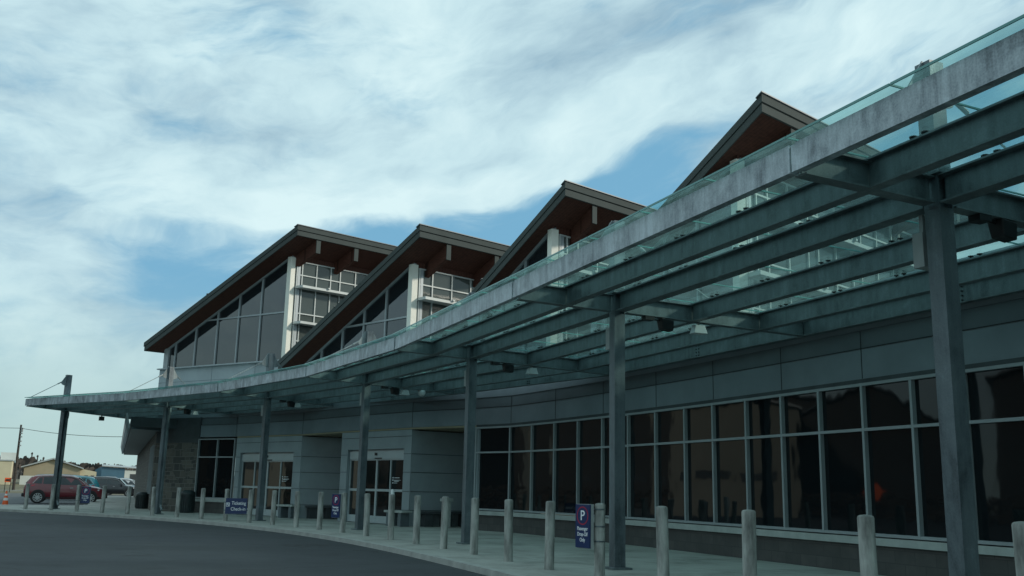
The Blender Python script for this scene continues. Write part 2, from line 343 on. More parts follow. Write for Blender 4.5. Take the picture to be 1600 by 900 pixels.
# ------------------------------------------------------------------ ground, road, parking lot, sidewalk, hill
def gz(x, y):
    d = math.hypot(x, y); az = math.degrees(math.atan2(x, y))
    k = 1 if -60 < az < -16 else max(0, 1-min(abs(az+16), abs(az+60))/6)
    e = lambda a: a*a*(3-2*a)
    return -.14 + k*(e(min(max((d-118)/40, 0), 1))*.95 + e(min(max((d-160)/120, 0), 1))*.5)
rad = [0, 6, 14, 24, 36, 50, 70, 90, 105, 118, 128, 138, 148, 158, 180, 220, 280, 400, 700, 1300, 2600, 5000]
def polar(name, mat, r0, r1, a0, a1, dz, step=2):
    m = MB(); rs = [r for r in rad if r0 < r < r1]; rs = [r0]+rs+[r1]; n = int((a1-a0)/step); idx = []
    for r in rs:
        row = []
        for k in range(n+1):
            a = R(a0+k*step); x, y = r*math.sin(a), r*math.cos(a); row.append(len(m.v)); m.v.append((x, y, gz(x, y)+dz))
        idx.append(row)
    for j in range(len(rs)-1):
        for k in range(n): m.f.append((idx[j][k], idx[j][k+1], idx[j+1][k+1], idx[j+1][k]))
    return struct(name, m, mat)
polar('ground', 'grass', 0.01, 5000, -180, 180, 0)
polar('parking_lot', 'lot_asphalt', 30, 112, -90, -10, .004)
# road in front of the kerb
KO = -2.15
rd = MB(); k_ = [pt(s, KO) for s in [x*.7 for x in range(-40, 72)]]
road_z = -.10
outer = [(p[0]-30, p[1]-9) for p in k_]
for a, b_, c, d in zip(k_[:-1], k_[1:], outer[1:], outer[:-1]): rd.poly([v3(a, road_z), v3(b_, road_z), v3(c, road_z), v3(d, road_z)])
struct('road', rd, 'asphalt')
cr = MB(); pr = Vector((-6.95, 18.25, road_z+.004))
for k in range(6):
    a = pr+Vector((.085*k, .018*k+.02*math.sin(k*2.1), 0)); b2 = pr+Vector((.085*(k+1), .018*(k+1)+.02*math.sin(k*2.1+2.1), 0)); cr.poly([a, b2, b2+Vector((0, .14, 0)), a+Vector((0, .14, 0))])
simple('tar', (.012, .012, .013), .6)
struct('road_tar_patch', cr, 'tar')
# parking bay lines beyond the red car
for k in range(3):
    ml = MB(); a = Vector((-27.5+1.0*k, 54.0+2.9*k, -.128)); dr = Vector((.86, .30, 0)).normalized(); nn_ = Vector((-dr.y, dr.x, 0))
    ml.poly([a, a+dr*5.5, a+dr*5.5+nn_*.12, a+nn_*.12]); simple('paint_line_%d' % k, (.62, .63, .60), .7, 0, .2, 3); struct('painted_line', ml, 'paint_line_%d' % k)
# sidewalk: kerb line then the strip
ks = [x*.5 for x in range(-50, 106)]
kerbA = [pt(s, KO) for s in ks]; kerbB = [pt(s, KO+.16) for s in ks]
kb = MB()
for i in range(len(ks)-1):
    a, b_, c, d = kerbA[i], kerbA[i+1], kerbB[i+1], kerbB[i]; kb.prism([a, b_, c, d], -.30, 0.)
struct('kerb', kb, 'kerb')
sw = MB(); inn = [pt(s, 9 if s < 24 else (7.5 if s < 40 else 7.5)) for s in ks]
for i in range(len(ks)-1):
    if ks[i] > 45.5: break
    sw.poly([v3(kerbB[i], -.004), v3(kerbB[i+1], -.004), v3(inn[i+1], -.004), v3(inn[i], -.004)])
far = [(-21.9, 50.6), (-24.5, 59), (-35.6, 86), (-30, 88), (-14.5, 47)]
sw2 = MB(); sw2.prism([pt(45.4, KO+.16), pt(50, KO+.16), (-29.5, 47.9), (-25.0, 49.0), (-21.9, 50.6), (-22.2, 53), (-36.2, 86), (-30, 88), (-12, 46)], -.3, -.008)
struct('sidewalk', sw, 'concrete'); struct('plaza', sw2, 'concrete')
# grass island kerb, far left
ik = MB(); ik.path([(-75, 108, -.05), (-53, 112.5, -.05), (-50.8, 113.6, -.05), (-50.2, 116, .0), (-52, 124, .1)], .3, .22); struct('island_kerb', ik, 'kerb')
# hill with leafless wood
hl = MB(); n = 60; base = []; top = []; back = []
for k in range(n+1):
    a = R(-62+k*.95); hgt = 9.0+4.5*math.exp(-((k-28)/11)**2)+1.2*math.sin(k*.6)
    if k > 38: hgt -= (k-38)*.62
    hgt = max(hgt, 1.5); base.append((560*math.sin(a), 560*math.cos(a), .4)); top.append((640*math.sin(a), 640*math.cos(a), hgt)); back.append((900*math.sin(a), 900*math.cos(a), .2))
for k in range(n): hl.poly([base[k+1], base[k], top[k], top[k+1]]); hl.poly([top[k+1], top[k], back[k], back[k+1]])
struct('hill', hl, 'brush')
wd = MB()
for _ in range(5200):
    k = random.random()*n; i = int(k); q = random.random()**.6
    p = Vector(base[i]).lerp(Vector(top[i]), q); e_ = Vector(base[min(i+1, n)]).lerp(Vector(top[min(i+1, n)]), q); p = p.lerp(e_, k-i)
    hh = random.uniform(2.2, 5.2); ww = hh*random.uniform(.25, .5); a = random.uniform(0, PI)
    d = Vector((math.cos(a), math.sin(a), 0))*ww
    wd.poly([p-d*.2, p+d*.2, p+d*.9+Vector((0, 0, hh*.55)), p+d*.3+Vector((0, 0, hh)), p-d*.5+Vector((0, 0, hh*.92)), p-d+Vector((0, 0, hh*.5))])
tag(wd.build('woodland', 'brush'), 'leafless brown wood covering the low hill on the horizon', 'woodland', kind='stuff')

# ------------------------------------------------------------------ terminal building
T = empty('terminal_building', (0, 24, 0), 'grey airport terminal with four saw-tooth timber-lined roofs and curved window wall', 'building')
WALL = 3.95
mull_s = [3.57+1.125*k for k in range(1, 17)][::-1]+[3.57-1.0-1.125*0]
mull_s = []
s0 = -3.57+0.0
# wall stations measured along the curve (s = 0 at the nearest column)
st = [-14.6-1.12*1, -13.4, -12.2, -11.0, -9.8, -8.6, -7.4, -6.2, -5.0, 2.98-0.0]
def wall_station_list():
    near = [6.53-3.57-4.7+k*0 for k in range(1)]
    return near
# photo stations relative to column F (s=7.04): -4.7, -3.57, -2.5, -1.37, -.25, .83 ... so s = 7.04 - x
xs = [4.7, 3.57, 2.5, 1.37, .25, -.83, -1.95, -3.09, -4.14]
ST = [7.04-x for x in xs]
s = ST[-1]
while True:
    s += 1.17
    ST.append(s)
    if len(ST) >= 17: break
ST = [ST[0]-1.9*k for k in range(7, 0, -1)]+ST
WP = [pt(s, WALL) for s in ST]
ENDW = (-.99, 30.60); WP = [p for p in WP if p[1] < 29.9]+[ENDW]
V2R, V2L = (-3.20, 32.5), (-6.03, 35.66); V1R, V1L = (-8.0, 38.2), (-11.37, 41.3); WR, WL = (-11.5, 41.55), (-13.40, 42.80); K = (-15.8, 44.3)
HEAD, SILL, TRAN = 3.08, .60, 2.33
def outn(a, b_):   # outward (road side) unit normal of wall a->b running away from the camera
    d = Vector((b_[0]-a[0], b_[1]-a[1], 0)).normalized(); return Vector((-d.y, d.x, 0)) if (-d.y*1+d.x*0) < 0 or True else d
def wallface(mb, a, b_, z0, z1, out=0., th=.2):
    nrm = outn(a, b_); A = v3(a, 0)+nrm*out; B = v3(b_, 0)+nrm*out; A2 = A-nrm*th; B2 = B-nrm*th
    mb.prism([(A.x, A.y), (B.x, B.y), (B2.x, B2.y), (A2.x, A2.y)], z0, z1)
pl, si, hd = MB(), MB(), MB()
for a, b_ in zip(WP[:-1], WP[1:]):
    wallface(pl, a, b_, -.25, SILL-.14, -.02, .25); wallface(si, a, b_, SILL-.14, SILL-.02, .05, .3); wallface(hd, a, b_, HEAD+.03, HEAD+.10, .03, .2)
pl.build('plinth', 'plinth_brick', T); si.build('sill', 'sill_stone', T); pl, si = MB(), MB()
wallface(pl, WR, WL, -.25, SILL-.14, -.02, .25); wallface(si, WR, WL, SILL-.14, SILL-.02, .05, .3)
pl.build('plinth', 'plinth_brick', T); si.build('sill', 'sill_stone', T); hd.build('head_trim', 'dark_band', T)
# windows: one frame and its panes per bay
def window(a, b_, z0, z1, trans=(TRAN,), verts=(), glass='window_glass', frame='frame', name='window', fw=.05, ends=(True, True)):
    f, g = MB(), MB(); nrm = outn(a, b_); A, B = v3(a, 0), v3(b_, 0); d = (B-A).normalized(); ln = (B-A).length
    g.prism([tuple((A-nrm*.03)[:2]), tuple((B-nrm*.03)[:2]), tuple((B-nrm*.06)[:2]), tuple((A-nrm*.06)[:2])], z0, z1)
    off = nrm*.0
    cuts = [0.0 if ends[0] else None, ln if ends[1] else None]+[v*ln for v in verts]
    for c in cuts:
        if c is None: continue
        p = A+d*c+off; f.bar(p+Vector((0, 0, z0)), p+Vector((0, 0, z1)), fw, .10, up=nrm)
    for z in (z0+fw/2, z1-fw/2)+tuple(trans): f.bar(A+off+Vector((0, 0, z)), B+off+Vector((0, 0, z)), .094, fw*.98)
    fo = f.build(name, frame, T); g.build('pane', glass, fo); return fo
for i, (a, b_) in enumerate(zip(WP[:-1], WP[1:])): window(a, b_, SILL, HEAD+.03, ends=(True, i == len(WP)-2))
window(WR, WL, SILL, HEAD+.03, verts=(.47,))
# upper wall band: light panels with joints, recess, dark top band, parapet
FR = WP+[V2R, V2L, V1R, V1L, WR, WL, K]
band, joint, recess, par = MB(), MB(), MB(), MB()
for i, (a, b_) in enumerate(zip(FR[:-1], FR[1:])):
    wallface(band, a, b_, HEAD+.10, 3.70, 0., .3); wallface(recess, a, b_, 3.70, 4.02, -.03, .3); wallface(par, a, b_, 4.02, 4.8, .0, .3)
    n = outn(a, b_)
    if i % 2 == 0: p = v3(a, 0)+n*.003; joint.bar(p+Vector((0, 0, HEAD+.11)), p+Vector((0, 0, 4.0)), .012, .008, up=n)
    joint.bar(v3(a, 3.70)+n*.004, v3(b_, 3.70)+n*.004, .01, .014)

sb_ = MB(); wallface(sb_, WL, K, 2.95, 4.03, .03, .3); sb_.build('stone_wing_band', 'dark_band', T)
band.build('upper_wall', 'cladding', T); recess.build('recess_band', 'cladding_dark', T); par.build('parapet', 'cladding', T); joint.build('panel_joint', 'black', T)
# door vestibules
def vest(Rt, Lt, RE, f0, f1, name_lab):
    a, b_ = Rt, Lt; A, B = v3(a, 0), v3(b_, 0); d = (B-A).normalized(); n = outn(a, b_); ln = (B-A).length
    # f0,f1 measured from the left end: convert to distance from right
    x0, x1 = ln*(1-f1), ln*(1-f0); ZT = HEAD+.03; DT = 2.50
    w = MB(); P = lambda x, o=0: tuple((A+d*x+n*o)[:2])
    def blk(m, xa, xb, z0, z1, o0, o1): m.prism([P(xa, o0), P(xb, o0), P(xb, o1), P(xa, o1)], z0, z1)
    blk(w, 0, x0, 0, ZT, 0, -.25); blk(w, x1, ln, 0, ZT, 0, -.25); blk(w, x0, x1, DT, ZT, 0, -.25)
    vo_ = w.build('door_bay', 'cladding_light', T); tag(vo_, name_lab)
    j = MB()
    for z in (.5, 1.1, 1.72, 2.32, 2.9):
        for xa, xb in ((0, x0), (x1, ln)) if z < DT else ((0, ln),): j.bar((*P(xa, .002), z), (*P(xb, .002), z), .008, .014)
    j.build('panel_joint', 'black', vo_)
    D = 2.7; Re = v3(RE, 0); q_ = (Re-A).normalized(); sn_ = Vector((q_.y, -q_.x, 0))
    sd_ = MB(); c0 = A-q_*.0+d*.01; c1 = Re; sd_.prism([(c0.x, c0.y), (c1.x, c1.y), tuple((c1+d*.9)[:2]), P(.9, -.26), P(.2, -.26)], 0, ZT-.03); sd_.build('side_wall', 'cladding_light', vo_)
    sd_ = MB(); blk(sd_, ln-.25, ln, 0, ZT-.06, -.255, -D); sd_.build('side_wall', 'cladding_light', vo_)
    for z in (.5, 1.1, 1.72, 2.32): js = MB(); js.bar(A+q_*.03+sn_*.002+Vector((0, 0, z)), Re+sn_*.002+Vector((0, 0, z)), .008, .014); js.build('panel_joint', 'black', vo_)
    # sliding door set: frame, header, leaves
    o = -.14; fr, hdm, gl_, kick = MB(), MB(), MB(), MB()
    blk(hdm, x0+.05, x1-.05, 2.17, 2.44, o+.07, o-.07); W4 = x1-x0-.10
    blk(hdm, x0+.05, x1-.05, 2.44, DT, o-.02, o-.1)
    for k in range(5):
        x = x0+.05+W4*k/4; wd_ = .09 if k == 2 else .055
        fr.bar((*P(x, o-.0), 0.02), (*P(x, o-.0), 2.17), wd_, .06, up=n)
    fr.bar((*P(x0+.05, o), 1.12), (*P(x1-.05, o), 1.12), .05, .08); fr.bar((*P(x0+.05, o), 2.15), (*P(x1-.05, o), 2.15), .05, .05)
    blk(kick, x0+.05, x1-.05, .02, .26, o+.02, o-.02)
    blk(gl_, x0+.05, x1-.05, .26, 2.14, o-.005, o-.02)
    dr = fr.build('door', 'door_metal', T); hdm.build('door_header', 'door_metal', dr); kick.build('kick_plate', 'door_metal', dr); gl_.build('pane', 'door_glass', dr)
    bl = MB(); blk(bl, (x0+x1)/2-.06, (x0+x1)/2+.06, 2.29, 2.38, o+.10, o+.07); blk(bl, (x0+x1)/2-.35, (x0+x1)/2+.05, 2.175, 2.21, o+.10, o+.06); bl.build('door_sensor', 'black', dr)
    dk = MB()
    for k, (z, w1) in enumerate(((1.53, .30), (1.45, .36), (1.415, .26), (1.36, .18))):
        xx = x0+.05+W4*.25-.12
        if k != 2: dk.prism([P(xx, o+.012), P(xx-.045, o+.012), P(xx-.045, o+.008), P(xx, o+.008)], z-.012, z+.032)
        dk.prism([P(xx-.09, o+.012), P(xx-.09-w1, o+.012), P(xx-.09-w1, o+.008), P(xx-.09, o+.008)], z, z+.016)
    dk.build('door_decal', 'sign_white', dr)
    return A, d, n, ln, P
v2 = vest(V2R, V2L, (-1.15, 33.75), .10, .905, 'right-hand projecting door bay in pale panels with darker side wall')
v1 = vest(V1R, V1L, (-5.9, 38.9), .07, .89, 'left-hand projecting door bay in pale panels with darker side wall')
# recess walls between / behind the door bays
rw = MB(); ZR = HEAD-.03
q1 = (ENDW[0]+1.9, ENDW[1]+1.0); q2 = (V2R[0]+2.15, V2R[1]+2.0)
wallface(rw, q1, (V2R[0]+1.9, V2R[1]+2.0), 0, ZR, 0, .2); rw.prism([ENDW, q1, (q1[0], q1[1]-.12), (ENDW[0]+.05, ENDW[1]-.12)], 0, ZR)
wallface(rw, (V2L[0]+1.7, V2L[1]+1.7), (V1R[0]+1.9, V1R[1]+2.0), 0, ZR, 0, .2)
rw.build('recess_wall', 'cladding_light', T)
sf = MB(); sf.prism([ENDW, V2R, V2L, V1R, V1L, (V1L[0]+2.2, V1L[1]+2.2), (V2L[0]+2.2, V2L[1]+2.4), (ENDW[0]+3, ENDW[1]+2)], HEAD+.04, HEAD+.09); sf.build('entrance_soffit', 'tan_wall', T)
# building core (keeps the volume closed) and low roof
core = MB()
edge = [p for p in FR]; backp = [(p[0]+14, p[1]+10) for p in (FR[0], FR[len(WP)//2], WP[-1], V2L, V1L, K)]
for i in range(len(FR)-1):
    a, b_ = FR[i], FR[i+1]; n = outn(a, b_)
lr = MB(); lr.prism([(p[0]+.28, p[1]+.12) for p in FR]+[(-8, 62), (22, 50), (24, -2)], 4.55, 4.70); lr.build('flat_roof', 'roof_metal', T)
core.prism([(p[0]+3.6, p[1]+2.6) for p in WP]+[(4, 46), (22, 50), (24, -2)], 0, 4.5); core.build('rear_block', 'cladding_dark', T)
sunblk = MB(); sunblk.prism([(12.5, -6), (12.5, 10), (13.5, 13.5), (30, 14), (30, -6)], 4.7, 8.9); sunblk.build('sun_block', 'cladding', T)  # unseen mass added to keep the low sun off the canopy beams
hr = MB(); hr.prism([(12.1, -6.4), (12.1, 10.2), (13.2, 13.9), (30.4, 14.4), (30.4, -6.4)], 8.9, 9.15); hr.build('sun_block_roof', 'fascia_metal', T)  # lid of the added sun-blocking mass, out of view

# ---- saw-tooth roofs
E_ = Vector((math.sin(R(47.5)), math.cos(R(47.5)), 0))
GAB = [(40.0, -12.87, .2625, 57, 9.2, 12.0), (33.0, -5.65, .2707, 45, 8.5, 12.0), (27.7, 3.14, .3226, 33, 8.0, 12.0), (21.4, 15.02, .413, 29, 7.6, 12.0)]
BEAMS = [(1.06, 2.95, 5.0, 7.1, 9.3), (1.35, 3.65, 5.9, 8.2, 10.3), (1.32, 3.6, 5.9, 8.2, 10.3), (1.35, 3.65, 5.9, 8.2, 10.3)]
for gi, (D, az, te, hdg, LR, EL) in enumerate(GAB):
    P = Vector((D*math.sin(R(az)), D*math.cos(R(az)), D*te+EYE)); d = Vector((-math.sin(R(hdg)), math.cos(R(hdg)), 0)); mr = .48*math.cos(R(hdg-42.5))
    H = P.z; sl = d-Vector((0, 0, mr))
    def X(u, v, dz=0., absz=None, d=d, P=P, mr=mr):
        q = P+d*u+E_*v; q = Vector((q.x, q.y, P.z-mr*u+dz)); 
        if absz is not None: q.z = absz
        return q
    def slab(m, u0, u1, v0, v1, z0, z1, X=X): m.hexa([X(u0, v0, z0), X(u1, v0, z0), X(u1, v1, z0), X(u0, v1, z0)], [X(u0, v0, z1), X(u1, v0, z1), X(u1, v1, z1), X(u0, v1, z1)])
    m = MB(); slab(m, .02, LR-.02, .02, EL-.02, -.33, -.02)
    for k in range(1, 28):
        v = k*.44
        if v < EL-.1: slab(m, .05, LR-.05, v, v+.03, -.02, .03)
    roof = m.build('roof', 'roof_metal', T)
    m = MB(); slab(m, .03, LR-.03, .03, EL-.03, -.352, -.333); m.build('soffit', 'timber', roof)
    m = MB()   # fascia: upper and lower strip on every edge, with a shadow groove between
    for z0, z1, o in ((-.155, .03, .045), (-.37, -.175, .02)):
        slab(m, -o, LR+o, -o, 0.015, z0, z1); slab(m, -o, LR+o, EL-.015, EL+o, z0, z1); slab(m, -o, .015, .016, EL-.016, z0, z1); slab(m, LR-.015, LR+o, .016, EL-.016, z0, z1)
    m.build('fascia', 'fascia_metal', roof)
    m = MB(); slab(m, -.08, .12, -.09, EL+.05, .032, .06); m.build('ridge_cap', 'roof_metal', roof); m = MB(); slab(m, .3+LR*.53, .36+LR*.53, -.075, .1, .031, .055); m.build('flashing_lap', 'roof_metal', roof)
    for v in BEAMS[gi]:
        m = MB(); m.hexa([X(.06, v-.09, -.36), X(.06, v+.09, -.36), X(.06, v+.09, -.88), X(.06, v-.09, -.88)], [X(3.2, v-.09, -.36), X(3.2, v+.09, -.36), X(3.2, v+.09, -.80), X(3.2, v-.09, -.80)]); bm_ = m.build('roof_beam', 'timber', roof)
        m = MB(); m.hexa([X(.035, v-.10, -.37), X(.035, v+.10, -.37), X(.035, v+.10, -.92), X(.035, v-.10, -.92)], [X(.06, v-.10, -.37), X(.06, v+.10, -.37), X(.06, v+.10, -.92), X(.06, v-.10, -.92)]); m.build('end_cap', 'fascia_metal', bm_)
    # front glazed wall (facing the road)
    FV = (.85, .80, .56, .52)[gi]; UC = 1.2; UE = LR-.35; zs = H-5.43 if gi == 0 else H-5.38; under = -.36
    nf = d.cross(Vector((0, 0, 1))).normalized(); nf = nf if nf.dot(E_) < 0 else -nf
    g = MB(); a, b_ = X(UC, FV, absz=zs), X(UE, FV, absz=zs); back = E_*.05
    lp = [a, b_, X(UE, FV, under), X(UC, FV, under)]
    if lp[2].z < zs+.05:
        uz = (H-zs+under)/mr; lp = [a, X(uz, FV, absz=zs), X(uz-.05, FV, under), X(UC, FV, under)]; b_ = lp[1]; UE2 = uz
    else: UE2 = UE
    g.hexa(lp, [p+back for p in lp])
    f = MB(); mus = [2.9, 4.25, 5.58, 6.96, 8.28] if gi == 0 else [2.74, 4.05, 5.38, 6.73, 8.0]; FW = .065
    for mu in mus:
        if mu < UE2-.2:
            top = X(mu, FV, under)
            if top.z > zs+.1: f.bar(X(mu, FV, absz=zs)+nf*.0, top, FW, .12, up=nf)
    f.bar(X(UC, FV, absz=zs+.03), X(UE2, FV, absz=zs+.03), .124, .07); f.bar(X(UC, FV, under-.05), X(UE2-.03, FV, under-.05), .118, .08)
    zt = H-3.36 if gi == 0 else H-2.92
    ut = min((H+under-zt)/mr, UE2); f.bar(X(UC, FV, absz=zt), X(ut, FV, absz=zt), .116, FW)
    if UE2 == UE: f.bar(X(UE, FV, absz=zs-.1), X(UE, FV, under), .30, .16, up=nf)
    fo = f.build('front_window', 'frame', T); g.build('pane', 'upper_glass', fo)
    # panel wall under the sill
    m = MB(); za = 4.2; a0, b0 = X(UC-.1, FV-.10, absz=0), X(LR-.05, FV-.10, absz=0)
    m.hexa([v3(a0, za), v3(b0, za), v3(b0+E_*.3, za), v3(a0+E_*.3, za)], [v3(a0, zs-.02), v3(b0, zs-.02), v3(b0+E_*.3, zs-.02), v3(a0+E_*.3, zs-.02)])
    m.hexa([v3(b0, za), v3(b0+E_*.3, za), v3(b0+E_*9, za), v3(b0+E_*9+d*.02, za)], [v3(b0, zs-.02), v3(b0+E_*.3, zs-.02), v3(b0+E_*9, zs-.02), v3(b0+E_*9+d*.02, zs-.02)])
    pw = m.build('sill_wall', 'cladding_light', T)
    m = MB(); m.bar(v3(a0, zs-.0)-E_*.02, v3(b0, zs-.0)-E_*.02, .30, .05); m.build('coping', 'frame', pw)
    m = MB(); m.bar(v3(a0, zs-.62)+nf*.003, v3(b0, zs-.62)+nf*.003, .01, .014)
    for u in (2.9, 5.6, 8.2):
        if u < LR-.3: p = X(u, FV-.10, absz=0)+nf*.003; m.bar(v3(p, za), v3(p, zs-.03), .014, .01, up=nf)
    m.build('panel_joint', 'cladding_dark', pw)
    # clerestory wall along the high side
    nc = -(E_.cross(Vector((0, 0, 1)))); nc = nc if nc.dot(d) < 0 else -nc
    bm0 = BEAMS[gi]; V0, V1 = FV+.2, EL-.8; zc0 = zs; ztop = H-1.14; g = MB(); f = MB()
    q0, q1 = X(UC, V0, absz=zc0), X(UC, V1, absz=zc0); dd = d*.06
    g.hexa([q0, q1, v3(q1, ztop), v3(q0, ztop)], [q0+dd, q1+dd, v3(q1, ztop)+dd, v3(q0, ztop)+dd])
    vs = []
    for k, bv in enumerate(bm0):
        if bv-.24 > V0+.1: vs.append(bv-.24)
        if bv+.24 > V0+.1: vs.append(bv+.24)
        if k+1 < len(bm0): vs.append((bv+bm0[k+1])/2)
    vs = [V0]+[v for v in vs if v < V1]+[V1]
    for v in vs: f.bar(X(UC, v, absz=zc0), X(UC, v, absz=ztop), .045, .10, up=nc)
    for z in (ztop-.02, H-1.73, H-3.38, H-4.55, zc0+.03): f.bar(X(UC, V0, absz=z), X(UC, V1, absz=z), .096, .045)
    fo = f.build('clerestory_window', 'white_frame', T); g.build('pane', 'clerestory_glass', fo)
    m = MB(); a1, b1 = X(UC, V0-.3, absz=0), X(UC, V1, absz=0); m.hexa([v3(a1, ztop+.015), v3(b1, ztop+.015), v3(b1, H-mr*UC-.35), v3(a1, H-mr*UC-.35)], [v3(a1, ztop+.015)+d*.1, v3(b1, ztop+.015)+d*.1, v3(b1, H-mr*UC-.38)+d*.1, v3(a1, H-mr*UC-.38)+d*.1]); m.build('timber_infill', 'timber', T)
    m = MB(); m.hexa([v3(a1, 4.2)+nc*.04, v3(b1, 4.2)+nc*.04, v3(b1, 4.2)+d*.2, v3(a1, 4.2)+d*.2], [v3(a1, zc0-.01)+nc*.04, v3(b1, zc0-.01)+nc*.04, v3(b1, zc0-.01)+d*.2, v3(a1, zc0-.01)+d*.2]); m.build('side_panel', 'cream', T)
    for z in (H-2.33, H-3.86):
        m = MB(); a2, b2 = X(UC-.47, V0-.05, absz=z), X(UC-.47, V1-1, absz=z); m.hexa([a2, b2, b2+d*.45, a2+d*.45], [a2+Vector((0, 0, .10)), b2+Vector((0, 0, .10)), b2+d*.45+Vector((0, 0, .10)), a2+d*.45+Vector((0, 0, .10))]); ss = m.build('sunshade', 'white_frame', T)
        m = MB()
        for k in range(5): v = V0+1.2+k*1.6; p = X(UC-.5, v, absz=z+.12); m.box((p.x, p.y, p.z), (.09, .09, .06), -R(47.5))
        m.build('bracket', 'white_frame', ss)
    m = MB(); c0 = X(UC+.08, FV, absz=0); m.bar(v3(c0, 4.2), v3(X(UC+.08, FV), H-mr*(UC+.2)-.36), .22, .26, up=nf); m.build('corner_column', 'cream', T)
    m = MB(); c0 = X(UC+.02, FV+.30, absz=0); m.bar(v3(c0, 4.2), v3(c0, H-mr*(UC+.1)-.56), .12, .14, up=nc); m.build('corner_trim', 'frame', T)
    # rear wall closing the volume
    m = MB(); r0, r1 = X(UC, V1, absz=4.2), X(LR-.1, V1, absz=4.2); m.hexa([r0, r1, X(LR-.1, V1, -.36), X(UC, V1, -.36)], [r0+E_*.2, r1+E_*.2, X(LR-.1, V1+.2, -.36), X(UC, V1+.2, -.36)]); m.build('rear_wall', 'cladding', T)

# ---- stone wing at the far end
FARW = (-31.6, 84.4)
m = MB(); wallface(m, WL, K, -.3, 2.95, .02, .3); wallface(m, (K[0]+.0, K[1]), FARW, -.3, 3.45, .02, .3); stn = m.build('stone_wall', 'stone', T)
dw = Vector((FARW[0]-K[0], FARW[1]-K[1], 0)); lw = dw.length; dw.normalize(); nw = Vector((-dw.y, dw.x, 0))
for k, x in enumerate((1.7, 3.1, 4.6)):
    m = MB(); p = v3(K, 0)+dw*x+nw*.03; m.bar(v3(p, .75), v3(p, 2.85), .55, .03, up=nw); wf = m.build('slot_window', 'dark_band', T)
    m = MB(); m.bar(v3(p-dw*.3, .7)+nw*.03, v3(p-dw*.3, 2.9)+nw*.03, .06, .08, up=nw); m.bar(v3(p+dw*.3, .7)+nw*.03, v3(p+dw*.3, 2.9)+nw*.03, .06, .08, up=nw); m.build('window_frame', 'frame', wf)
m = MB(); ea, eb = (-16.25, 42.4), (-32.5, 83.6); m.prism([ea, eb, (FARW[0]+.3, FARW[1]), (K[0]+.3, K[1]+.4), (K[0]+.4, K[1]-.6)], 3.46, 3.55); m.build('eaves_soffit', 'cladding_dark', T)
m = MB(); m.prism([(ea[0]-.05, ea[1]-.02), (eb[0]-.05, eb[1]), (eb[0]+1.6, eb[1]+2), (-20, 86), (-4, 60), (K[0]+1.5, K[1]+.6), (ea[0]+1.8, ea[1]+1.4)], 3.555, 3.98); m.build('wing_roof', 'dark_band', T)
m = MB(); de = Vector((eb[0]-ea[0], eb[1]-ea[1], 0)); le = de.length; de.normalize(); ne = Vector((-de.y, de.x, 0)); k = 0.
while k < le:
    p = v3(ea, 3.5)+de*k+ne*.10; m.bar(p, p+Vector((0, 0, .62))+ne*.16, .045, .08, up=ne); k += 1.25
for z in (3.56, 3.80, 4.04): o_ = .13+(z-3.5)*.27; m.bar(v3(ea, z)+ne*o_, v3(eb, z)+ne*o_, .02, .03)
m.build('eaves_louvre', 'frame', T)

